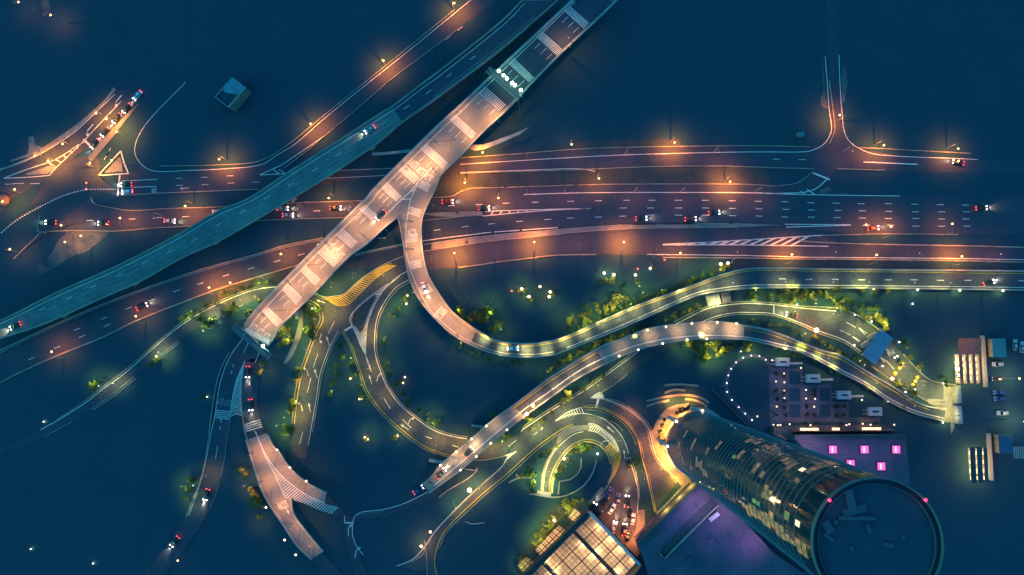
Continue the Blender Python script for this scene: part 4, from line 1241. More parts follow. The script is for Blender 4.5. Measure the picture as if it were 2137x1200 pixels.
def toll(label, x0, x1, y0, ys, y1, slots, beamp, roofm):
    tt = thing('toll_plaza_roof', label, 'toll roof', tuple(U((x0 + x1) / 2, (y0 + y1) / 2, 0)))
    xs = [x0] + [v for s in slots for v in s[:2]] + [x1]
    z = 6.0
    if roofm:
        MB().prism(W2('%f,%f %f,%f %f,%f %f,%f' % (x0 + 8, y0, x1, y0, x1, ys, x0 + 8, ys), z), z - .5, z).build('roof', M[roofm], tt)
    for k in range(1, len(xs) - 1, 2):
        a, b_ = xs[k + 1], xs[k + 2]
        MB().prism(W2('%f,%f %f,%f %f,%f %f,%f' % (a, ys + .2, b_, ys + .2, b_ + 3, y1, a + 3, y1), z), z - .5, z).build('roof_slat', M[roofm or 'wall_dark'], tt)
    for s in slots:
        a, b_ = s[:2]
        MB().prism(W2('%f,%f %f,%f %f,%f %f,%f' % (a - 1, ys + 1, b_ + 1, ys + 1, b_ + 3, y1 - s[2], a + 2, y1 - s[2]), .15), 0, .15).build('lane_floor', M['parapet'], tt)
        q0 = U((a + b_) / 2, ys + 5, 4); q1 = U((a + b_) / 2 + 3, y1 - 8, 4)
        for f in (.1, .4, .7, .95):
            q = q0.lerp(q1, f)
            point('lane_lamp', q, (1, .70, .20), 420, .2, tt)
            MB().box((q.x - (b_ - a) * .1, q.y, 4.6), .25, 1.4, .15).build('lamp_tube', M['tube_warm'], tt)
    p0, p1 = P(beamp)
    mb = MB(); wall(mb, beamp, 1.2, 0, 1.6, 0, False); mb.build('end_wall', M['parapet'], tt)
    for f in (.2, .5, .8):
        q = U(p0[0] + (p1[0] - p0[0]) * f + 5, p0[1] + (p1[1] - p0[1]) * f, 4.5)
        point('added_toll_light', q, (1, .36, .06), 260, .3, tt)  # added light without a fixture, turns the end wall orange
        q = U(p0[0] + (p1[0] - p0[0]) * f - 24, p0[1] + 16, 13)
        if roofm: point('added_toll_light', q, (1, .26, .08), 500, .3, tt)  # added light floating above the roof to redden its panels
    return tt
toll('toll roof with brown panels and bright lane slots right of the forecourt', 1992, 2048, 706, 739, 800, [(1993, 2002, 0), (2008, 2016, 0), (2021.5, 2029, 0), (2035, 2043, 0)], '2052,700 2059,808', 'brown_roof')
toll('dark toll roof with three thin bright lane slots at lower right', 2010, 2060, 930, 934, 1008, [(2021, 2025.5, 16), (2035, 2039.5, 18), (2049, 2053.5, 14)], '2065,905 2071,1003', None)
def hut(name, label, poly, z, roofm, cat='building', z0=0):
    h = thing(name, label, cat, tuple(U(*P(poly)[0], 0)))
    pts = W2(poly, z)
    MB().prism(pts, 0, z - .3).build('wall', M['facade'], h)
    cx = sum(p[0] for p in pts) / len(pts); cy = sum(p[1] for p in pts) / len(pts)
    MB().prism([(cx + (p[0] - cx) * 1.03, cy + (p[1] - cy) * 1.03) for p in pts], z - .3, z).build('roof', M[roofm], h)
    return h, pts
h1, pts = hut('small_building', 'lone square building with a patchy blue roof in the dark at upper left', '485,159 512,181 476,223 449,202', 8, 'roof_dark')
MB().prism(W2('485,160 511,181 497,198 471,193 462,186 468,178', 8.15), 8.0, 8.15).build('roof_sheet', M['teal_roof'], h1)
mb = MB(); wall(mb, '512,181 476,223 449,202 462,186', .4, 7.8, 8.6, 0, False); mb.build('parapet', M['parapet'], h1)
hut('small_building', 'bright teal flat-roofed hut beside the parked cars at right', '2070,707 2098,707 2101,745 2073,745', 4, 'hut_roof')
hut('small_building', 'dim blue flat-roofed hut at the lower right', '2084,908 2113,909 2114,946 2086,946', 4, 'hut_roof_dim')
hut('kiosk', 'tiny teal roofed kiosk in the dark above the upper road on the right', '1667,276 1678,276 1679,283 1668,283', 3, 'teal_roof', 'kiosk')
dm = thing('domed_kiosk', 'orange-lit oval dome at the left edge', 'kiosk', tuple(U(5, 417, 0)))
p = U(5, 417, 2)
MB().lathe((p.x, p.y, 0), [(2.6, 0), (2.6, 1.6), (2.1, 2.2), (1.0, 2.6), (.2, 2.7)], 24).build('dome', M['brown_roof'], dm, sm=True)
for i in range(6):
    q = U(2118 + i * 5, 941, 0)
    mb = MB(); a = U(2116 + i * 4.5, 932, .1); c = U(2117 + i * 4.5, 957, .1)
    mb.quad(a + Vector((-.3, 0, 0)), c + Vector((-.3, 0, 0)), c + Vector((.3, 0, 0)), a + Vector((.3, 0, 0)))
    struct(mb.build('parking_line', M['paint_worn']))

# ------------------------------------------------------------------ gantries
def gantry(label, x0, y0, x1, y1, zr_, lights, col, power):
    z = zr_ + 6.0
    a = U(x0, y0, z); b_ = U(x1, y1, z); d = (b_ - a).normalized(); n = Vector((-d.y, d.x, 0))
    g_ = thing('sign_gantry', label, 'gantry', (a.x, a.y, 0))
    mb = MB(); hw = 1.1
    for s in (-hw, hw):
        for h_ in (0, 1.6):
            mb.tube([a + n * s + Vector((0, 0, h_)), b_ + n * s + Vector((0, 0, h_))], .16, 5)
    L = (b_ - a).length; k = int(L / 1.6)
    for i in range(k):
        p = a + d * (L * i / k); q = a + d * (L * (i + 1) / k)
        mb.tube([p + n * hw, q - n * hw], .1, 4); mb.tube([p - n * hw, p + n * hw], .1, 4)
        for s in (-hw, hw): mb.tube([p + n * s, q + n * s + Vector((0, 0, 1.6))], .08, 4)
    mb.build('truss', M['steel'], g_)
    w = MB(); w.box((a + b_) / 2 + Vector((0, 0, 1.75)), L, .9, .06, math.atan2(d.y, d.x)); w.build('walkway', M['steel'], g_)
    for p, sg in ((a, -1), (b_, 1)):
        for s in (-1, 1):
            mb = MB(); f = p + n * s * 1.4 + d * sg * .6
            mb.tube([f + d * sg * 1.6 + n * s * .8 - Vector((0, 0, z)), p + n * s * hw + Vector((0, 0, 1.6))], .22, 6); mb.build('leg', M['steel'], g_)
    for f in (.22, .5, .78):
        p = a.lerp(b_, f) + n * 1.35 + Vector((0, 0, .6)); mb = MB()
        mb.box(p, 4.2, .12, 2.6, math.atan2(d.y, d.x)); mb.build('sign_panel', M['teal_roof'], g_)
    for x, y in lights:
        p = U(x, y, z + 2.4)
        MB().lathe(p, [(.1, -.5), (.55, -.25), (.65, .1), (.5, .4), (.1, .5)], 12).build('lamp', M['lamp_green'], g_)
        point('lamp_glow', p + Vector((0, 0, -1.2)) + n * .8, col, power, .3, g_)
        point('lamp_halo', p + Vector((0, 0, 1.2)), col, power * .12, .3, g_)
    return g_
mat('lamp_green', (.8, .9, .8), .4, 0, 1, emit=(.80, 1.0, .80), es=14, samp=False)
gantry('green-lit sign gantry across the upper end of the main viaduct', 1019, 146, 1086, 207, 8.5, ((1041, 148), (1051, 157), (1058, 164), (1069, 173), (1075, 178), (1087, 188)), (.35, 1, .35), 450)
gantry('blue-green sign gantry across the lower end of the main viaduct', 489, 681, 566, 747, 7.0, ((549, 722),), (.45, 1, .6), 1000)
sg = thing('signal_gantry', 'small brown overhead signal frame above the lanes at the left edge', 'gantry', tuple(U(80, 484, 0)))
mb = MB(); a = U(83, 450, 6.5); c = U(77, 482, 6.5); e = U(92, 485, 6.5)
mb.tube([a, c, e], .25); mb.tube([(c.x, c.y, 0), c], .25); mb.build('frame', M['kerb'], sg)
for f in (.2, .6): MB().box(a.lerp(c, f) - Vector((0, 0, .7)), .5, .9, 1.2).build('signal_head', M['dark_steel'], sg)

# ------------------------------------------------------------------ bare ground that catches the light
mat('bare_earth', (0.17, 0.135, 0.12), 0.95, 0, 0.16, col2=(0.022, 0.045, 0.06), fine=0.3)
def patch(poly, m='bare_earth', z=.016):
    mb = MB(); mb.poly([U(*q, z) for q in smooth(P(poly + ' ' + poly.split()[0]), 5)[:-1]])
    struct(mb.build('bare_ground', M[m]))
patch('150,484 190,479 226,484 205,505 180,525 150,535 120,555 85,570 78,552 105,532 120,505 135,490')
patch('1716,120 1720,160 1725,210 1727,225 1716,222 1712,205 1718,190 1716,165')
patch('1758,130 1767,150 1768,180 1760,215 1756,180')
patch('1704,405 1712,398 1728,391 1738,398 1750,402 1772,404 1740,407')
patch('87,2 100,0 105,14 101,27 90,34 88,20')
patch('26,0 36,0 34,7 27,8')
patch('900,395 960,388 930,408 905,410', 'grass')
patch('1128,1090 1150,1062 1200,1040 1212,1052 1170,1085 1120,1140 1095,1165 1085,1160', 'grass')
for i, (x, y) in enumerate(((1884, 757), (1877, 767), (1868, 779), (1914, 787), (1910, 795), (1904, 803))):
    q = U(x, y, .5)
    mb = MB(); mb.lathe((q.x, q.y, .25), [(.75, 0), (.8, .5), (.55, .8), (.1, .85)], 12)
    tag(mb.build('road_barrel', M['yellow_paint']), 'round amber road barrel below the blue gate canopy' + which(i, 6, 'upper left'), 'barrel', 'amber road barrels')
# ------------------------------------------------------------------ lamps
mat('lamp_orange', (.9, .6, .3), .4, 0, 1, emit=(1.0, .50, .16), es=7, samp=False)
mat('lamp_court', (.9, .8, .6), .4, 0, 1, emit=(1.0, .60, .30), es=2.2, samp=False)
mat('lamp_warm', (.9, .8, .6), .4, 0, 1, emit=(1.0, .72, .42), es=4, samp=False)
mat('lamp_white', (.9, .9, .9), .4, 0, 1, emit=(1.0, .90, .92), es=6, samp=False)
mat('lamp_red', (.9, .2, .1), .4, 0, 1, emit=(1.0, .16, .10), es=3, samp=False)
OR = (1.0, .26, .03); RD = (1.0, .20, .09); YG = (.88, .80, .24); WW = (1.0, .72, .38); GN = (.55, 1.0, .40); YO = (1.0, .58, .10)

HO = (1.0, .42, .10)
mat('lamp_hot', (.9, .6, .3), .4, 0, 1, emit=(1.0, .62, .34), es=5, samp=False)
def street_lamp(x, y, dx, dy, label, group, power=3000, hgt=9.0, col=OR, arm=2.4, z=0.0, glow=.38, m='lamp_orange', spot=138):
    """tall lamp: head over photo point x,y; its arm reaches from the pole in photo direction dx,dy"""
    hd = U(x, y, z + hgt)
    a = Vector((dx, -dy, 0)).normalized()
    base = Vector((hd.x, hd.y, z)) - a * arm
    L = thing('street_lamp', label, 'street lamp', tuple(base), group)
    MB().tube([base - Vector((0, 0, .2)), base + Vector((0, 0, hgt * .6)), base + Vector((0, 0, hgt - .2))], [.16, .12, .08], 8).build('pole', M['kerb'], L)
    MB().tube([base + Vector((0, 0, hgt - .25)), base + a * arm * .5 + Vector((0, 0, hgt + .15)), hd + Vector((0, 0, .15))], .07, 6).build('arm', M['kerb'], L)
    MB().lathe(hd, [(.1, -.35), (glow, -.22), (glow, .02), (glow * .6, .12)], 10).build('lamp_bowl', M[m], L, True)
    MB().box(hd + Vector((0, 0, .17)), .5, .24, .12, math.atan2(a.y, a.x), .03).build('lamp_housing', M['steel'], L)
    if power:
        point('lamp_light', hd - Vector((0, 0, .55)), col, power * (2.5 if spot == 138 else 1.3 if spot == 136 else 1.3), .3, L, spot=spot)
    return L

def post_lamp(x, y, label, group, hgt=3.5, r=.35, col=YG, power=350, m='lamp_white', z=0.0, cat='garden lamp', name='garden_lamp'):
    hd = U(x, y, z + hgt)
    L = thing(name, label, cat, (hd.x, hd.y, z), group)
    MB().tube([(hd.x, hd.y, z), (hd.x, hd.y, z + hgt - r * .5)], .07, 6).build('post', M['dark_steel'], L)
    MB().lathe(hd, [(r * .3, -r * .9), (r * .85, -r * .5), (r, 0), (r * .8, r * .55), (r * .3, r * .85)], 12).build('lamp_globe', M[m], L, True)
    if power:
        point('lamp_light', hd + Vector((0, 0, r + .35)), col, power * .2, .25, L)
        point('lamp_light', hd - Vector((0, 0, r + .4)), col, power, .25, L, spot=150)
    return L

def lamps(fn, desc, group, pts, way='left', **kw):
    pts = [tuple(float(v) for v in q.split(',')) for q in pts.split()]
    order = sorted(range(len(pts)), key=lambda i: pts[i][0])
    for rank, i in enumerate(order):
        q = pts[i]
        k = dict(kw)
        if fn is street_lamp:
            if len(q) > 4: k['power'] = q[4]
            fn(q[0], q[1], q[2], q[3], desc + which(rank, len(pts)), group, **k)
        else:
            if len(q) > 2: k['power'] = q[2]
            fn(q[0], q[1], desc + which(rank, len(pts)), group, **k)

lamps(street_lamp, 'orange street lamp beside the road curving to the upper right', 'street lamps along the curving upper road', '457,332,0,1 648,258,.6,.7 800,126,.6,.7 948,6,.6,.7', power=9000, arm=1.6)
lamps(street_lamp, 'orange street lamp on the verge above the collector road', 'street lamps above the collector road', '1007,318,0,1 1193,301,0,1,1500 1408,297,0,1', power=11000)
lamps(street_lamp, 'orange street lamp on the green verge above the motorway', 'street lamps above the motorway', '970,381,0,1,14000 1040,413,0,1,5000 1250,372,0,1,4000 1524,379,0,1,11000', power=11000)
lamps(street_lamp, 'orange street lamp above the western motorway lanes', 'street lamps above the western motorway lanes', '386,430,0,1,6000 686,413,0,1,5000', power=6000)
lamps(street_lamp, 'orange street lamp at the junction on the far right', 'street lamps round the right junction', '1753,240,-1,0,6000 1845,303,0,1,9000 2000,310,0,1,7000', power=8000)
lamps(street_lamp, 'orange street lamp reaching up over the lower carriageway', 'street lamps below the lower carriageway', '948,528,0,-1,13000 1115,505,0,-1,13000 1302,505,0,-1,13000 1420,528,0,-1,5000 1653,531,0,-1,9000 1830,532,0,-1,3000 2008,535,0,-1,10000', power=9000, arm=3.0)
lamps(street_lamp, 'slim reddish lamp mast added to light the lower carriageway', 'slim added masts along the lower carriageway', '900,535,0,-1,3500 1030,520,0,-1,4500 1210,508,0,-1,4500 1370,520,0,-1,3000 1540,525,0,-1,3500 1745,525,0,-1,3000 1920,528,0,-1,3000 2090,530,0,-1,3000', col=RD, glow=.05, spot=150, hgt=10)  # extra masts added for a broad reddish light, heads kept tiny
lamps(street_lamp, 'slim reddish lamp mast added to light the western motorway lanes', 'slim added masts along the western motorway', '620,435,0,1,2500 730,432,0,1,2500 320,455,0,1,2000', col=RD, glow=.05, spot=150, hgt=10)  # added masts that carry the reddish light along these lanes
lamps(street_lamp, 'reddish lamp mast added to light the motorway right of the ramp', 'slim added masts along the motorway kerb', '1100,405,0,1,3500 1180,402,0,1,3000 1330,402,0,1,3000 1430,402,0,1,3000 1590,402,0,1,2500 1100,330,0,1,2500 1310,322,0,1,2500 1500,318,0,1,2200 1780,315,0,1,2500', col=RD, glow=.05, spot=150, hgt=10)  # masts added between the other lamps to spread reddish light
lamps(street_lamp, 'orange street lamp beside the sweeping lower-left carriageway', 'street lamps along the lower-left carriageway', '107,734,0,-1,2500 283,660,0,-1,3000 436,600,0,-1,9000 480,590,0,-1,3500 586,530,0,1,5000 664,511,0,1,4000', power=6000)
lamps(street_lamp, 'orange street lamp standing in the right-hand motorway median', 'street lamps in the right median', '1808,469,0,-1,1500 1860,473,0,-1,6000 1988,467,0,-1,1500', power=2000, arm=3.5)
lamps(street_lamp, 'orange street lamp over the yellowish road at the far left', 'street lamps over the far left road', '200,236,.6,.7,5000 222,248,.6,.7,7000 130,300,.6,.7,4000 72,325,.6,.7,7000 100,335,.6,.7,5000 187,340,1,0,9000 232,335,-1,0,1800 243,275,.6,.7,5000 30,395,1,0,2500 5,420,1,0,3500', power=4000, col=(1, .34, .03))
lamps(street_lamp, 'dim brownish lamp standing at the right edge beyond the parked cars', 'lamps at the right edge', '2128,790,1,0,2500 2139,880,1,0,2600', power=2500, col=(.75, .62, .3))
lamps(street_lamp, 'lone reddish lamp near the top left corner', 'lamps in the top left corner', '105,31,-1,0,1600 38,4,-1,0,900', power=1600, col=RD)
lamps(street_lamp, 'orange lamp beside the bare ground at the left', 'lamps by the bare ground at left', '168,492,0,-1,2600 135,505,0,-1,900', power=2000, col=(1, .5, .2))
lamps(street_lamp, 'dim orange street lamp above the lanes near the left edge', 'street lamps near the left edge', '127,470,0,-1,3000 250,455,0,-1,3500 20,520,1,0,1800', power=3000)
lamps(street_lamp, 'orange lamp mast lighting the main viaduct deck', 'lamp masts on the main viaduct', '1187,78,-.7,-.7,6000 1035,238,-.7,-.7,9000 985,275,-.7,-.7,6000 960,230,.7,.7,4000 893,338,-.7,-.7,9000 850,352,.7,.7,6000 800,398,.7,.7,5000 795,470,-.7,-.7,7000 745,480,-.7,-.7,4000 730,440,.7,.7,5000 690,520,.7,.7,9000 640,548,.7,.7,6000 655,590,-.7,-.7,5000 600,596,.7,.7,6000 600,650,-.7,-.7,6000 545,665,.7,.7,7000 920,300,.7,.7,3000', z=9.0, hgt=8.0, power=5000, m='lamp_orange', glow=.06, arm=1.6, spot=136, col=(1, .44, .15))
lamps(street_lamp, 'orange lamp mast lighting the curved slip ramp', 'lamp masts on the slip ramp', '893,425,-1,0,3500 866,455,1,0,4500 868,515,1,0,8000 890,560,-1,0,4000 885,620,1,-.5,6000 922,650,.7,-.7,6500 960,690,.7,-.7,6500', z=9.0, hgt=8.0, glow=.06, arm=1.6, spot=136, col=(1, .44, .15))
# brightest lamps: globes oversized to stand in for their bloom
lamps(post_lamp, 'very bright orange high lamp', 'big bright lamps', '980,1023,13000', hgt=9, r=.95, col=HO, m='lamp_hot', cat='street lamp', name='street_lamp')
post_lamp(1704, 689, 'very bright round orange lamp between the yellow-lit road and the pinkish bridge', None, 8, .95, HO, 11000, 'lamp_hot', cat='street lamp', name='street_lamp')
post_lamp(1862, 790, 'bright orange round lamp below the blue gate canopy', None, 6, .65, HO, 5500, 'lamp_hot', cat='street lamp', name='street_lamp')
lamps(post_lamp, 'bright round orange lamp beside the upper end of the pinkish bridge', 'twin lamps beside the pinkish bridge', '1112,846,6500 1099,864,6500', hgt=8, r=.75, col=HO, m='lamp_hot', cat='street lamp', name='street_lamp')
lamps(post_lamp, 'warm round lamp beside the road at the bottom edge', 'round lamps by the bottom road', '879,1140,3500 898,1110,600', hgt=6, r=.5, col=HO, m='lamp_hot', cat='street lamp', name='street_lamp')
post_lamp(1177, 957, 'bright round lamp on the inner kerb of the loop road', None, 6, .6, WW, 1800, 'lamp_warm', cat='street lamp', name='street_lamp')
post_lamp(1157, 1086, 'bright round lamp among lit shrubs beside the glass canopy', None, 6, .62, YO, 1800, 'lamp_warm', cat='street lamp', name='street_lamp')
post_lamp(1247, 947, 'small bright lamp inside the right curve of the loop', None, 4, .4, WW, 900, 'lamp_white')
lamps(post_lamp, 'glowing round park lamp left of the bright pair', 'park lamps in the left cluster', '1089,603,700 1104,619,500 1127,598,300 1148,609,800 1146,619,300', hgt=4, r=.55, col=OR, m='lamp_warm')
lamps(post_lamp, 'glowing round park lamp above the slip ramp', 'park lamps in the right cluster', '1261,570,800 1281,573,900 1326,574,600 1357,560,500', hgt=4, r=.55, col=WW, m='lamp_warm')
lamps(post_lamp, 'small reddish park lamp in the dark green', 'small red park lamps', '1068,607,200 1331,561,200 1387,542,100', hgt=3, r=.32, col=RD, m='lamp_red')
post_lamp(1504, 551, 'orange round lamp beside a greenish lamp under the lower carriageway', None, 5, .62, OR, 1300, 'lamp_warm')
post_lamp(1519, 549, 'greenish white round lamp beside an orange lamp under the lower carriageway', None, 5, .5, GN, 900, 'lamp_white')
lamps(post_lamp, 'small garden lamp in the dark green inside the curving ramps', 'garden lamps inside the ramps', '850,617,350 848,634,120 841,799,260 731,790,160 750,833,160 761,913,260 768,917,200 830,910,260 845,787,60', hgt=2.5, r=.38, col=OR, m='lamp_warm')
lamps(post_lamp, 'small white lamp below the ramp at the right edge', 'white lamps along the right ramp', '1823,604 1915,605 2003,606 2093,607', hgt=3, r=.36, col=YG, power=900, m='lamp_white')
for x, y in ((1790, 577), (1990, 578), (1720, 585), (1880, 590), (1620, 585)):
    pass
lamps(street_lamp, 'yellowish lamp mast on the right part of the slip ramp', 'lamp masts on the right slip ramp', '1010,708,0,-1,2200 1050,728,0,-1,2600 1140,728,0,-1,2600 1220,694,0,-1,2600 1295,660,0,-1,2600 1260,672,0,-1,2600 1180,712,0,-1,2600 1100,733,0,-1,2600 1375,632,0,-1,2600 1430,612,0,-1,2600 1330,648,0,-1,2600 1480,603,0,-1,3500 1530,590,0,-1,2500 1640,588,0,-1,2500 1740,588,0,-1,2600 1815,588,0,-1,4500 1910,590,0,-1,2500 1985,590,0,-1,4500 2080,590,0,-1,2600', z=5.0, hgt=6.0, col=YG, glow=.05, m='lamp_warm', spot=132)
lamps(street_lamp, 'yellowish lamp mast beside the yellow-lit road', 'lamp masts along the yellow-lit road', '1500,636,0,1,4500 1580,630,0,1,3500 1660,650,0,1,4000 1740,655,0,1,4500 1800,690,0,1,5000 1890,765,-.7,.7,4500 1930,805,-.7,.7,4500 1990,825,-1,0,5500 1992,868,-1,0,4500 1960,840,-1,0,3500', col=YG, hgt=7, glow=.05, m='lamp_warm', spot=132)
lamps(street_lamp, 'yellowish lamp mast beside the merging road near the loop', 'lamp masts along the merging road', '1240,812,.5,1,2500 1180,870,.5,1,5000 1120,900,.5,1,4500 1070,945,.5,1,4500 1000,1020,.5,1,3000 950,1060,.5,1,2600 1300,770,.5,1,2200 1240,884,0,1,4500 1170,945,1,0,4500 1140,1015,1,0,7000 1146,985,1,0,4000 1290,920,-1,0,2500 1345,715,0,1,1800', col=YG, hgt=7, glow=.05, m='lamp_warm', spot=132)
lamps(street_lamp, 'reddish lamp mast beside the roads left of the tower', 'lamp masts left of the tower', '1310,1000,0,1,3500 1320,870,.5,1,3500 1355,930,0,1,5000 1380,980,0,1,7000 1345,1000,0,1,3500 1285,1085,0,1,4500 1318,1125,0,1,7000 1300,1050,0,1,2500 1338,1090,0,1,5000', col=(1, .30, .10), hgt=7, glow=.05, m='lamp_orange', spot=132)
lamps(street_lamp, 'yellowish lamp mast at the yellow-hatched junction and its two branches', 'lamp masts round the yellow-hatched junction', '690,600,0,1,4500 735,580,0,1,3000 800,575,0,1,3500 660,665,1,0,4500 700,650,0,1,2500 645,730,1,0,4500 625,800,1,0,4000 618,870,1,0,3500 770,700,1,0,3500 800,660,-1,0,3000 775,770,1,0,2600 800,830,1,0,2200 850,885,1,0,2400 910,920,0,-1,3500 965,930,0,-1,4500 1020,935,0,-1,4000', col=YO, hgt=7, glow=.05, m='lamp_warm', spot=132)
lamps(street_lamp, 'yellow-green lamp mast beside the narrow lower-left slip road', 'lamp masts along the narrow slip road', '436,664,0,-1,6000 500,625,0,1,3500 330,735,0,-1,2000 235,800,0,1,2200 540,590,0,1,3000 205,806,0,1,800', col=YG, hgt=6, glow=.05, m='lamp_white', spot=132)
lamps(street_lamp, 'lamp mast over the road under the lower-left gantry', 'lamp masts under the lower-left gantry', '545,775,-1,0,1200 430,995,1,0,1500 525,880,0,-1,1200', col=YO, hgt=7, glow=.05, m='lamp_warm', spot=130)
lamps(street_lamp, 'orange lamp mast lighting the forked bridge', 'lamp masts on the forked bridge', '530,950,1,0,3000 560,945,-1,0,2600 550,1010,1,0,3500 590,985,-1,.5,2400 580,1060,1,0,3500 610,1020,-1,.5,2000 640,1030,-1,.5,1200 615,1100,1,0,2200 645,1140,0,-1,1200', col=(1, .40, .12), z=6.5, hgt=7, glow=.05, m='lamp_orange', spot=132)
lamps(street_lamp, 'warm lamp mast lighting the pinkish curved bridge', 'lamp masts on the pinkish bridge', '1095,865,1,0,2200 1130,838,1,0,2600 1165,810,1,0,2600 1200,785,1,0,2600 1235,758,1,0,2600 920,992,1,0,1600 955,955,1,0,2600 990,930,1,0,2600 1030,890,1,0,1500 1300,725,0,1,900 1360,700,0,1,1500 1420,690,0,1,1700 1480,685,0,1,2600 1535,685,0,1,3000 1640,715,0,1,2200 1730,748,0,1,2200 1830,800,0,1,2200 1910,848,0,1,1600', col=(1, .62, .26), z=6.0, hgt=6, glow=.05, m='lamp_warm', spot=132)
for desc, s, z in (('small round light on the upper parapet of the pinkish bridge', '919,971 952,943 984,916 1015,889 1351,689 1390,682 1444,675 1497,673 1537,675', 6.8), ('small round light on the lower parapet of the pinkish bridge', '961,981 994,953 1024,925 1058,897 1292,743 1332,730 1383,717 1434,709 1475,707', 6.8),
                   ('small round light on a parapet of the forked bridge', '578,939 605,976 639,1004 555,1059 594,1127 617,1158', 7.2)):
    lamps(post_lamp, desc, 'round parapet lights', s, hgt=1.2, r=.42, col=WW, power=60, m='lamp_warm', z=z, cat='parapet light', name='parapet_light')
lamps(post_lamp, 'tiny white bollard light in the planting by the gate canopy', 'bollard lights by the gate canopy', '1663,636 1747,643 1784,657 1819,671 1877,714 1917,765 1969,800 1890,818 1910,813 1883,847 1796,753 1804,762 1968,882 1783,720 1677,701 1681,696 1853,837 1734,761 1808,801 1905,634 1842,764', hgt=1.2, r=.28, col=YG, power=130, m='lamp_white', cat='bollard light', name='bollard_light')
lamps(post_lamp, 'tiny white bollard light beside trees in the lower left', 'bollard lights in the lower left', '205,805 91,880 326,744 432,828 403,1013 64,1146 194,1176 651,644 655,655 519,654 589,682 605,838 543,762', hgt=1.2, r=.24, col=YG, power=90, m='lamp_white', cat='bollard light', name='bollard_light')
post_lamp(371, 1170, 'lone orange lamp in the dark at the bottom left', None, 3, .35, OR, 60, 'lamp_orange')
lamps(post_lamp, 'small white lamp on the curved garden path', 'white lamps along the curved garden path', ' '.join('%f,%f' % (1450 + a / 4.749, 700 + b_ / 4.749) for a, b_ in P('705,240 640,205 560,200 480,220 410,268 360,330 333,396 318,472 322,560 368,640 435,712 500,775 568,838 455,158 780,885')), hgt=1.2, r=.2, col=(.75, .6, 1), power=30, m='lamp_white', cat='path lamp', name='path_lamp')
lamps(post_lamp, 'warm round lamp in the paved garden court', 'warm lamps in the garden court', ' '.join('%f,%f' % (1450 + a / 4.749, 700 + b_ / 4.749) for a, b_ in P('768,245 1052,322 885,378 887,548 888,622 1102,540 1103,625 1183,706 812,705 805,456 888,465 1192,628 620,802 822,890 848,888 940,880 1147,890 1503,888 1532,880 1664,875 1742,885 1977,885 1916,652 1656,640')), hgt=2.6, r=.34, col=(1, .55, .28), power=45, m='lamp_court', cat='court lamp', name='court_lamp')
for x, y, w in ((1640, 790, 900), (1680, 850, 900), (1580, 790, 300), (1730, 860, 600), (1640, 880, 900)):
    q = U(x, y, 9); fl = thing('court_flood', 'slim violet flood light mast in the garden court' + which((1580, 1640, 1640.5, 1680, 1730).index(x) if (x, y) != (1640, 880) else 2, 5), 'flood light', (q.x, q.y, 0), 'violet flood lights in the garden court')
    MB().tube([(q.x, q.y, 0), (q.x, q.y, 9)], .06).build('pole', M['dark_steel'], fl)
    MB().box((q.x, q.y, 9.1), .4, .3, .2).build('lamp_housing', M['dark_steel'], fl)
    point('flood_glow', (q.x, q.y, 8.7), (.7, .5, 1.0), w * 1.2, .3, fl, spot=132)
for s, g_ in (('181,382 181,395', 'red'),):
    for i, q in enumerate(P(s)):
        p = U(*q, 4); o = thing('traffic_light', 'red traffic light by the dotted crossing at the left' + which(i, 2, 'top'), 'traffic light', (p.x, p.y, 0))
        MB().tube([(p.x, p.y, 0), (p.x, p.y, 3.6)], .08).build('post', M['dark_steel'], o)
        MB().box((p.x, p.y, 3.5), .4, .4, 1.1).build('signal_head', M['dark_steel'], o)
        MB().lathe((p.x, p.y, 4.1), [(.15, 0), (.38, .15), (.38, .3), (.1, .45)], 10).build('red_lens', M['lamp_red'], o)

# ------------------------------------------------------------------ trees
mat('leaf_green', (0.085, 0.13, 0.026), 0.8, 0, 1.2, col2=(0.04, 0.07, 0.018))
mat('leaf_yellow', (0.21, 0.18, 0.04), 0.8, 0, 1.2, col2=(0.10, 0.10, 0.022))
mat('leaf_dark', (0.028, 0.05, 0.035), 0.85, 0, 1.2, col2=(0.014, 0.028, 0.026))
def crown_mesh(seed, n, leaf):
    rnd = random.Random(seed)
    cl = []
    for i in range(rnd.randint(7, 10)):
        a = rnd.uniform(0, 6.283); rr = rnd.uniform(.15, .75)
        cl.append((Vector((rr * math.cos(a), rr * math.sin(a), rnd.uniform(-.35, .45))), rnd.uniform(.26, .46)))
    mb = MB()
    for i in range(n):
        c, s = rnd.choice(cl)
        d = Vector((rnd.gauss(0, 1), rnd.gauss(0, 1), rnd.gauss(0, 1))).normalized()
        p = c + d * s * rnd.uniform(.55, 1.05)
        u = (d + Vector((rnd.uniform(-.7, .7), rnd.uniform(-.7, .7), rnd.uniform(-.7, .7)))).normalized()
        e = u.orthogonal().normalized(); e = Matrix.Rotation(rnd.uniform(0, 6.28), 3, u) @ e; f = u.cross(e)
        l = leaf * rnd.uniform(.6, 1.3)
        mb.quad(p - e * l, p - f * l * .55, p + e * l, p + f * l * .55)
    return mb
PROTO = {}
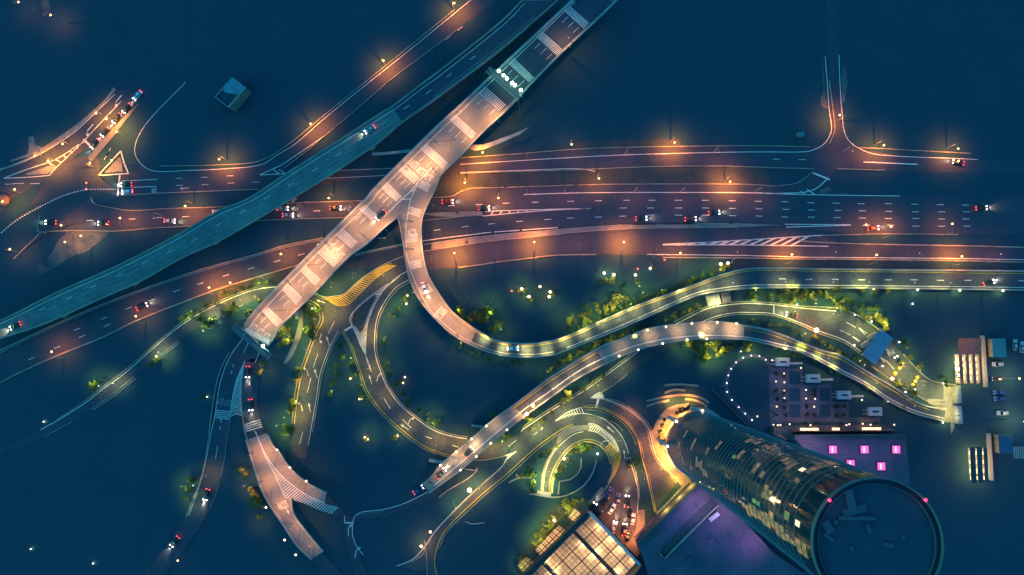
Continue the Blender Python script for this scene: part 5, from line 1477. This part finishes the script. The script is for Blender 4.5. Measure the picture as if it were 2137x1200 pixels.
def make_tree(kind, k):
    key = (kind, k)
    if key in PROTO: return PROTO[key]
    me = bpy.data.meshes.new('crown')
    mb = crown_mesh(hash(key) % 9999 if False else (k * 17 + {'leaf_green': 1, 'leaf_yellow': 2, 'leaf_dark': 3}[kind]), 620, .105)
    me.from_pydata([tuple(v) for v in mb.v], [], mb.f); me.materials.append(M[kind]); me.update()
    tm = bpy.data.meshes.new('trunk'); rnd = random.Random(k)
    mt = MB(); mt.tube([(0, 0, -1.75), (.03, .02, -.9), (0, 0, -.2)], [.09, .065, .05], 7)
    for i in range(5):
        a = i * 1.256 + rnd.uniform(-.4, .4)
        mt.tube([(0, 0, -.75 + i * .12), (.3 * math.cos(a), .3 * math.sin(a), -.25 + .05 * i), (.58 * math.cos(a), .58 * math.sin(a), .15)], [.045, .03, .012], 5)
    tm.from_pydata([tuple(v) for v in mt.v], [], mt.f); tm.materials.append(M['bark']); tm.update()
    PROTO[key] = (me, tm)
    return PROTO[key]
def trees(desc, group, s, kind='leaf_yellow', z=0.0, name='tree', cat='tree', lit=1.0, col=(.85, .90, .14)):
    pts = [tuple(float(v) for v in q.split(',')) for q in s.split()]
    pts.sort(); nsp = [0]
    for i, (x, y, r_) in enumerate(pts):
        h_ = 1.7 * r_
        p = U(x, y, z + h_)
        t_ = thing(name, desc + which(i, len(pts)), cat, (p.x, p.y, z), group)
        if lit and i % 2 == 0:  # light masts added only to brighten the crowns
            a = random.uniform(0, 6.28); q = p + Vector((math.cos(a), math.sin(a), 0)) * (r_ + .5); q.z = z
            sp = thing('added_tree_light', 'added light among the ' + group + which(nsp[0], (len(pts) + 1) // 2), 'added light', tuple(q), 'added lights among the ' + group); nsp[0] += 1
            MB().tube([q, q + Vector((0, 0, min(2.2 * r_ + 3, 7)))], .05, 5).build('post', M['dark_steel'], sp)
            e = q + Vector((0, 0, min(2.2 * r_ + 3, 7) + .1)); MB().box(e, .25, .2, .15, a).build('lamp_housing', M['dark_steel'], sp)
            point('spot_light', e + Vector((0, 0, .9)), col, 3000 * (lit ** .6) * r_ / 2.2, .2, sp, spot=112)
        t_.rotation_euler = (0, 0, random.uniform(0, 6.28))
        cm, tm = make_tree(kind, random.randint(0, 5))
        for nm, me in (('crown', cm), ('trunk', tm)):
            o = bpy.data.objects.new(nm, me); COL.objects.link(o); o.parent = t_
            o.location = (0, 0, h_); o.scale = (r_, r_, r_)
trees('yellow-green lit tree at the foot of the main viaduct', 'trees at the foot of the main viaduct', '546,632,2.6 521,657,2.8 590,681,2.4 598,692,2.6 594,712,2.6 586,722,2 603,710,2.2 580,700,2 548,758,2.2 542,774,2.2 622,772,2.5 620,788,2 607,838,2.6 611,850,2.8 604,858,1.8')
trees('green lit tree beside the left branch below the yellow-hatched junction', 'trees by the yellow-hatched junction', '645,648,2.8 656,659,3 650,680,2.6 641,690,2.4 650,697,2.8 664,648,2 598,905,2.6 606,898,2.2 594,893,2', 'leaf_green')
trees('lit tree beside the narrow slip road at the lower left', 'trees by the narrow slip road', '430,674,2.6 441,668,2.6 415,666,2.2 470,648,2.4 490,640,2.4 482,650,2 320,755,2.6 328,752,2 200,799,2.6 190,808,2.2 424,828,1.7 397,1004,2.2 396,1021,2.4 391,1040,1.6 406,1002,1.4', 'leaf_green')
trees('orange-lit tree left of the forked bridge', 'trees left of the forked bridge', '500,976,2.4 510,990,2 523,1021,2 531,1042,2.8 538,1056,2.8 546,1048,2 532,1034,2.2 541,1080,1.6', lit=.6, col=(1, .5, .12))
trees('dim green tree inside the curve of the slip ramp', 'trees inside the slip ramp curve', '961,654,3.4 972,668,3.2 1003,651,3.4 1021,650,3.2 1012,664,2.6 1039,676,2.2 988,662,2.6 1028,688,2 946,650,2', 'leaf_green', lit=.5)
trees('lit tree above the middle of the slip ramp', 'trees above the slip ramp', '1197,668,2.4 1191,674,2 1213,659,2 1218,642,1.8 1228,651,2 1248,649,1.7 1263,646,1.8 1266,637,1.6 1277,637,2.2 1282,619,2 1290,630,1.8 1308,624,2 1301,597,2 1244,634,1.8 1293,612,1.6 1222,668,1.6 1292,618,1.4', lit=.7)
trees('lamp-lit shrub beside the park lamps', 'shrubs by the park lamps', '1253,586,2 1266,588,2.2 1279,586,2 1330,587,1.8 1363,558,1.6 1095,606,1.6 1107,625,1.6 1152,613,1.8 1122,602,1.4 1084,606,1.4 1508,557,2 1522,553,2')
trees('pale lit tree crown just below the pinkish bridge', 'trees below the pinkish bridge', '1443,718,2.6 1462,716,2.8 1466,727,2.8 1473,736,2.6 1495,713,2.4 1501,731,2.6 1466,746,2.8 1476,744,2.4 1514,729,2.2 1530,719,2.6 1556,720,2.8 1564,716,2.4 1487,724,2.2 1452,728,2')
trees('small lit shrub under the right part of the slip ramp', 'shrubs below the right slip ramp', '1640,606,2 1660,607,2 1681,608,2.2 1745,607,2.4 1654,625,2.6 1671,621,2.6 1697,619,2.4 1727,617,2.2 1826,608,2 1850,606,1.6 1708,610,1.6 1800,606,1.5 1640,622,2', 'leaf_yellow', name='shrub', cat='shrub')
trees('lit tree or shrub round the blue gate canopy', 'planting round the gate canopy', '1794,651,2 1810,664,2.2 1831,659,2.2 1844,670,2.6 1837,664,2.2 1849,683,2.2 1886,716,2.4 1797,752,1.4 1898,745,1.6 1921,765,2 1976,799,2.2 1908,816,2.6 1963,788,1.6 1876,805,2.2 1752,637,2.4 1766,644,2 1850,678,2')
trees('lit shrub below the right half of the pinkish bridge', 'shrubs below the pinkish bridge', '1657,737,2 1667,738,2.2 1678,740,1.8 1733,766,1.6 1735,774,1.4 1749,782,1.4 1810,805,1.6 1622,724,1.6 1700,753,1.4 1885,850,1.4', name='shrub', cat='shrub')
trees('lit shrub near the loop road', 'shrubs round the loop road', '1202,937,2 1185,822,2.6 1180,830,2.2 1055,909,1.8 1062,909,1.6 1104,874,2.2 1097,872,1.8 1029,864,1.9 894,879,1.7 1255,953,1.3 1328,958,2 1326,972,1.6', name='shrub', cat='shrub')
trees('dark green tree near the loop road', 'dark trees round the loop road', '1213,932,2.2 1272,874,1.5 1108,990,2.6 1113,1010,2 1159,994,1.8 1110,1022,1.8 1225,932,2 1140,1000,0.9', 'leaf_green')
trees('orange-lit shrub by a garden lamp inside the ramps', 'shrubs by the garden lamps', '838,796,1.6 750,834,1.2 826,912,1.4 765,918,1.6 820,913,1.1 846,628,1.2 731,789,1.1', name='shrub', cat='shrub')
trees('bright yellow-lit palm-like shrub beside the glass canopies', 'shrubs beside the glass canopies', '1150,1098,2 1142,1106,2 1134,1114,2 1127,1123,2 1120,1133,1.8 1160,1092,1.8 1190,1056,2 1198,1049,1.8 1184,1066,1.7 1088,1160,2 1083,1170,1.6 1180,1046,1.6', name='shrub', cat='shrub')
trees('dark round planter tree on the orange plaza', 'planter trees on the plaza', '1430,852,1.7 1420,857,1.8 1438,850,1.6 1412,862,1.2 1387,876,1.1 1382,886,1.4 1378,901,1.5 1376,916,1.4 1384,918,1.2 1380,927,1.0', 'leaf_dark', lit=0)
trees('small dark tree in the paved garden court', 'dark trees in the garden court', ' '.join('%f,%f,1.3' % (1450 + a / 4.749, 700 + b_ / 4.749) for a, b_ in P('805,385 800,548 810,628 892,708 800,790 895,790 1108,708 1108,790 1190,790 1190,548 1190,600 1390,700 1420,700 1480,700 1400,790 1470,790 1100,880 1190,880 1440,890 1800,880 885,395 885,560 888,640')), 'leaf_dark', lit=0)

def rowpts(s, step, r0, r1, off=0.0, jit=2.0):
    p = pxs(s); n = max(2, int(plen(p) / step)); p = resample(p, n); out = []
    for x, y in p:
        out.append('%.1f,%.1f,%.2f' % (x + random.uniform(-jit, jit), y + off + random.uniform(-jit, jit), random.uniform(r0, r1)))
    return ' '.join(out)
trees('low lit shrub along the upper edge of the slip ramp', 'shrubs along the slip ramp edge', rowpts('1190,690 1250,664 1330,629 1400,604 1480,573', 15, 1.1, 2.0), 'leaf_green', name='shrub', cat='shrub', lit=.5)
trees('low lit shrub between the slip ramp and the pinkish bridge', 'shrubs between ramp and pinkish bridge', rowpts('1150,770 1210,735 1290,705 1340,682', 15, 1.1, 2.0) + ' ' + rowpts('1390,668 1420,655 1460,640', 14, 1.2, 2.0), 'leaf_yellow', name='shrub', cat='shrub', lit=.5)
trees('low lit shrub beside the merging road', 'shrubs beside the merging road', rowpts('1110,915 1150,880 1190,850 1240,812 1260,800', 22, 1.0, 1.9, -18) + ' ' + rowpts('1090,985 1125,950 1160,925', 14, 1.2, 2.2, 6), 'leaf_yellow', name='shrub', cat='shrub', lit=.5)
trees('low lit shrub below the curve of the slip ramp', 'shrubs below the slip ramp curve', rowpts('960,722 1000,742 1040,752 1090,758', 18, 1.0, 1.6), 'leaf_green', name='shrub', cat='shrub', lit=.4)

trees('green tree inside the fork below the junction', 'trees inside the junction fork', rowpts('712,720 705,760 690,820', 17, 1.4, 2.4, 0, 4) + ' ' + rowpts('735,760 748,800 765,840', 17, 1.2, 2.0, 0, 3), 'leaf_green', lit=.35)
trees('green tree between the curved link road and the slip ramp', 'trees between link road and slip ramp', rowpts('800,720 806,770 830,815 870,858 910,885', 20, 1.2, 2.2, -4, 3) + ' ' + rowpts('860,600 845,625 815,660', 16, 1.2, 2.0, 0, 3), 'leaf_green', lit=.35)
trees('lit tree on the strip beside the lower-left carriageway', 'trees beside the lower-left carriageway', rowpts('470,608 510,596 555,584', 14, 1.3, 2.0, 4) + ' ' + rowpts('380,655 415,640 450,622', 14, 1.2, 1.9, 8), 'leaf_green', lit=.5)
trees('lit tree on the bank below the yellow-lit road', 'trees on the bank by the yellow-lit road', rowpts('1570,668 1620,674 1670,695 1720,718 1770,742 1800,760', 17, 1.1, 1.9, 0, 3), 'leaf_yellow', lit=.35)
trees('green tree on the slope under the right slip ramp', 'trees under the right slip ramp', rowpts('1560,612 1620,616 1690,615 1760,625 1830,640', 17, 1.4, 2.3, 4, 5), 'leaf_green', lit=.5)
trees('lit bush inside the loop road', 'bushes inside the loop road', rowpts('1170,985 1182,958 1205,940 1235,938', 12, 1.1, 1.9, 0, 3), 'leaf_yellow', name='shrub', cat='shrub', lit=.4)
trees('lit bush between the loop road and the glazed hall', 'bushes above the glazed hall', rowpts('1120,1120 1150,1085 1185,1052 1215,1046', 12, 1.1, 1.9, 0, 3), 'leaf_yellow', name='shrub', cat='shrub', lit=.5)

# ------------------------------------------------------------------ cars
for nm, c in (('white_paint', (.62, .62, .66)), ('dark_paint', (.012, .014, .018)), ('red_paint', (.22, .015, .02)), ('blue_paint', (.03, .07, .22)), ('silver_paint', (.35, .36, .38))):
    mat(nm, c, .3, .05, 1.0, spec=.6)
mat('car_glass', (.01, .012, .016), .1, .1, 1.0, spec=.6)
mat('tyre', (.015, .015, .015), .9, .1, 1.0)
mat('wheel_rim', (.4, .4, .42), .35, .1, 1.0, metal=.7)
mat('headlight_on', (.9, .9, .9), .3, 0, 1, emit=(1, .86, .72), es=14, samp=False)
mat('tail_on', (.6, .05, .05), .3, 0, 1, emit=(1, .05, .05), es=6, samp=False)
mat('headlight_off', (.5, .5, .52), .2, 0, 1)
mat('tail_off', (.2, .02, .02), .3, 0, 1)
CARS = {}
def car_body(L=4.6, Wd=1.85):
    """rounded body shell lofted front (+y) to back"""
    mb = MB()
    prof = [(-L / 2, .62, .72), (-L / 2 + .12, .86, .80), (-L / 2 + .9, .98, .88), (-L / 4, .96, .92), (.2, .95, .93), (L / 4, .92, .92), (L / 2 - .75, .80, .90), (L / 2 - .12, .66, .80), (L / 2, .50, .66)]
    rings = []
    for y, top, w in prof:
        hw = Wd / 2 * w / .93
        rings.append([(-hw * .96, y, .28), (-hw, y, top * .62), (-hw * .90, y, top * .93), (-hw * .6, y, top), (hw * .6, y, top), (hw * .90, y, top * .93), (hw, y, top * .62), (hw * .96, y, .28)])
    for r0, r1 in zip(rings, rings[1:]):
        for k in range(7):
            mb.quad(r0[k], r0[k + 1], r1[k + 1], r1[k])
        mb.quad(r0[7], r0[0], r1[0], r1[7])
    mb.quad(*reversed(rings[0])); mb.quad(*rings[-1])
    return mb
def make_car(paint, on):
    key = (paint, on)
    if key in CARS: return CARS[key]
    L, Wd = 4.6, 1.85
    t_ = thing('car', 'x', 'car')
    body = car_body(L, Wd).build('body', M[paint], t_, True)
    cb = MB()
    def lp(y0, y1, z, w): return [(-w, y0, z), (w, y0, z), (w, y1, z), (-w, y1, z)]
    lo_ = lp(-1.75, 1.05, .90, .80); up = lp(-1.15, .20, 1.40, .60)
    for k in range(4):
        m_ = (k + 1) % 4
        cb.quad(lo_[k], lo_[m_], up[m_], up[k])
    cb.build('window_glass', M['car_glass'], t_)
    MB().box((0, -.47, 1.415), 1.22, 1.40, .05, 0, .02).build('roof', M[paint], t_)
    for sx in (-1, 1):
        for sy in (-1.38, 1.38):
            w = MB(); w.tube([(sx * .72, sy, .32), (sx * .93, sy, .32)], .32, 14); wo = w.build('wheel', M['tyre'], t_)
            w = MB(); w.tube([(sx * .90, sy, .32), (sx * .945, sy, .32)], .19, 10); w.build('rim', M['wheel_rim'], wo)
        MB().box((sx * .62, L / 2 - .12, .60), .46, .42, .24, 0, .05).build('headlight', M['headlight_on' if on else 'headlight_off'], t_)
        MB().box((sx * .62, -L / 2 + .10, .72), .46, .34, .22, 0, .05).build('tail_light', M['tail_on' if on else 'tail_off'], t_)
        MB().box((sx * 1.0, .75, .95), .22, .14, .13, 0, .03).build('side_mirror', M[paint], t_)
    if on:
        ld = bpy.data.lights.get('beam') or bpy.data.lights.new('beam', 'SPOT')
        ld.color = (1, .80, .50); ld.energy = 2600; ld.spot_size = math.radians(62); ld.spot_blend = .9; ld.shadow_soft_size = .15
        o = bpy.data.objects.new('headlight_beam', ld); COL.objects.link(o); o.parent = t_
        o.location = (0, L / 2 + .15, .75); o.rotation_euler = (math.radians(72), 0, 0)
        td = bpy.data.lights.get('tail_glow') or bpy.data.lights.new('tail_glow', 'POINT')
        td.color = (1, .04, .06); td.energy = 30; td.shadow_soft_size = .2
        o = bpy.data.objects.new('tail_glow', td); COL.objects.link(o); o.parent = t_
        o.location = (0, -L / 2 - .35, .7)
    remember(t_)
    CARS[key] = [t_, False]
    return CARS[key]
def car(x, y, dx, dy, paint, label, on=True, zf=0.28, group='cars on the interchange'):
    pr = make_car(paint, on)
    o = pr[0] if not pr[1] else copy_tree(pr[0])
    pr[1] = True
    z = zof(zf, x, y)
    p = U(x, y, z + .5)
    d = U(x + dx, y + dy, z + .5) - p
    o.location = (p.x, p.y, z)
    o.rotation_euler = (0, 0, math.atan2(d.y, d.x) - math.pi / 2)
    tag(o, label, 'car', group)
PN = {'w': 'white_paint', 'd': 'dark_paint', 'r': 'red_paint', 'b': 'blue_paint', 's': 'silver_paint'}
zb = lambda v: (lambda x, y: v(x, y) + .07)
for x, y, dx, dy, c, on, lab in (
    (287, 199, -.66, .75, 'w', 1, 'pale blue-white car at the tail of the queue on the far left road'),
    (265, 226, -.66, .75, 'd', 1, 'dark car with two red tail lights second from the back of the far left queue'),
    (244, 247, -.66, .75, 'd', 1, 'dark car in the middle of the far left queue'),
    (220, 275, -.66, .75, 'd', 1, 'dark car second from the front of the far left queue'),
    (198, 300, -.66, .75, 'd', 1, 'dark car at the front of the far left queue by the short stop bar'),
    (266, 400, -1, .1, 'w', 1, 'white car waiting at the tall stop line with red glow around it'),
    (264, 385, -1, .05, 'd', 1, 'dark car waiting at the tall stop line above a white car'),
    (106, 464, -1, 0, 'd', 1, 'dark car with bright headlights leftmost on the western lanes'),
    (216, 466, -1, 0, 'd', 1, 'dark car with bright headlights over the orange pool on the western lanes'),
    (354, 461, 1, .05, 's', 1, 'silver car on the western lanes left of the teal bridge'),
    (455, 442, 1, -.05, 'w', 1, 'white car just emerging left of the teal bridge'),
    (590, 435, 1, 0, 's', 1, 'silver car right of the teal bridge in the upper of two lanes'),
    (601, 449, 1, 0, 's', 1, 'silver car right of the teal bridge in the lower of two lanes'),
    (700, 434, 1, 0, 'd', 1, 'dark car with white headlights left of the main viaduct'),
    (934, 421, 1, -.03, 'r', 1, 'red car in the orange pool just right of the ramp'),
    (1010, 434, 1, -.03, 'd', 1, 'dark car beside the first white gore on the motorway'),
    (1338, 456, 1, -.05, 'd', 1, 'dark car in the lowest motorway lane left of a red one'),
    (1441, 457, 1, -.05, 'r', 1, 'red-lit car in the lowest motorway lane'),
    (1490, 444, 1, -.08, 'd', 1, 'dark car in the third motorway lane with orange headlights'),
    (1822, 476, 1, -.1, 'r', 1, 'red-lit car passing the lamp in the right median'),
    (2048, 434, 1, -.06, 'r', 1, 'red and blue car furthest right on the motorway'),
    (296, 640, 1, -.45, 'd', 1, 'dark car with bright headlights on the lower-left carriageway'),
    (517, 776, -.05, 1, 'r', 1, 'orange-red car beside the white chevrons under the lower gantry'),
    (523, 845, .05, 1, 'd', 1, 'dark car below an orange-red car beside the white chevrons'),
    (431, 1032, -.3, 1, 'd', 1, 'dark car with red tail lights on the left lower arm'),
    (365, 1130, -.6, .8, 'd', 1, 'dark car with crimson tail lights alone in the dark at lower left'),
    (1652, 657, -1, -.2, 'd', 1, 'dark car on the yellow-lit road near the white cross line'),
    (1875, 755, -.45, -.9, 'd', 1, 'dark car with bright headlights just below the blue gate canopy'),
    (1313, 967, -.08, -1, 'd', 0, 'dark parked car on the road bending past the chevrons'),
    (1277, 1062, .5, -.85, 'w', 0, 'white sedan parked aslant in the middle of the car park'),
    (1321, 1083, .13, -1, 'w', 0, 'white sedan parked by the right kerb of the car park'),
    (1281, 1100, .3, -1, 'w', 1, 'white car with its headlights on beside the glazed hall'),
    (1303, 1105, .1, -1, 'd', 1, 'dark car with headlights on in the middle of the car park'),
    (1248, 1074, .55, -.85, 'd', 0, 'black car parked against the corner of the glazed hall'),
    (1236, 1060, .55, -.85, 'd', 1, 'dark car with glowing red tail lights at the corner of the car park'),
    (1308, 1046, .1, -1, 'd', 1, 'dark car with amber headlights at the top of the car park'),
    (1270, 1028, .6, -.8, 'b', 0, 'dark blue car parked at the top left of the car park'),
    (1290, 1042, .1, -1, 'b', 0, 'dark blue car parked right of another in the car park'),
    (1262, 1046, .55, -.85, 'd', 0, 'dark car parked left of a white sedan in the car park'),
    (1310, 1118, .1, -1, 'd', 0, 'dark car just below the one with headlights in the car park middle'),
    (1314, 1070, .1, -1, 'd', 0, 'dark car in front of the white sedan by the right kerb'),
    (2082, 760, -1, 0, 's', 0, 'silver car parked just below the bright teal hut'),
    (2082, 791, -1, 0, 'd', 0, 'dark car parked second below the bright teal hut'),
    (2085, 819, -1, 0, 'b', 0, 'blue car parked upper of a close pair on the right'),
    (2087, 832, -1, 0, 'b', 0, 'blue car parked lower of a close pair on the right'),
    (2092, 862, -1, 0, 's', 0, 'silver car parked alone above the dim blue hut'),
    (2118, 720, .05, -1, 's', 0, 'silver car parked nose up near the right edge'),
    (2133, 725, .05, -1, 's', 0, 'silver car parked nose up cut by the right edge'),
    (1998, 780, 0, -1, 'w', 1, 'pale car in the leftmost lane under the toll roof'),
    (2063, 590, 1, -.3, 'd', 1, 'dark car with orange lights on the ramp at the right edge'),
    (2000, 339, -1, -.2, 'd', 1, 'car with white lights under the rightmost upper lamp'),
):
    car(x, y, dx, dy, PN[c], lab, bool(on), zr(x, y) + .07 if x == 2063 else .28)
car(772, 270, -.85, .52, PN['s'], 'silver car with bright lights near the upper end of the teal deck', True, zb(zt))
car(32, 680, -.9, .45, PN['d'], 'dark car with orange lights on the teal bridge at the left edge', True, zb(zt))
car(795, 449, -.72, .69, PN['d'], 'dark car with bright headlights on the main viaduct by the nose', True, zb(zm))
car(886, 600, .35, .94, PN['w'], 'white car on the upper bend of the slip ramp', True, zb(zr))
car(1070, 727, 1, 0, PN['w'], 'white and blue car at the bottom of the slip ramp curve', True, zb(zr))
car(977, 943, .68, -.73, PN['d'], 'dark car with headlights in the middle of the pinkish bridge', True, zb(zp))
car(920, 988, .68, -.73, PN['d'], 'dark car with headlights at the lower end of the pinkish bridge', True, zb(zp))
car(873, 1022, .8, -.55, PN['b'], 'blue car about to drive on to the pinkish bridge', True, .28)
print('objects', len(bpy.data.objects), 'TH', TH, TOPR, best[0])

for o in bpy.data.objects:
    if 'label' in o and len(o['label'].split()) > 16: print('LONG', len(o['label'].split()), o.name, o['label'])
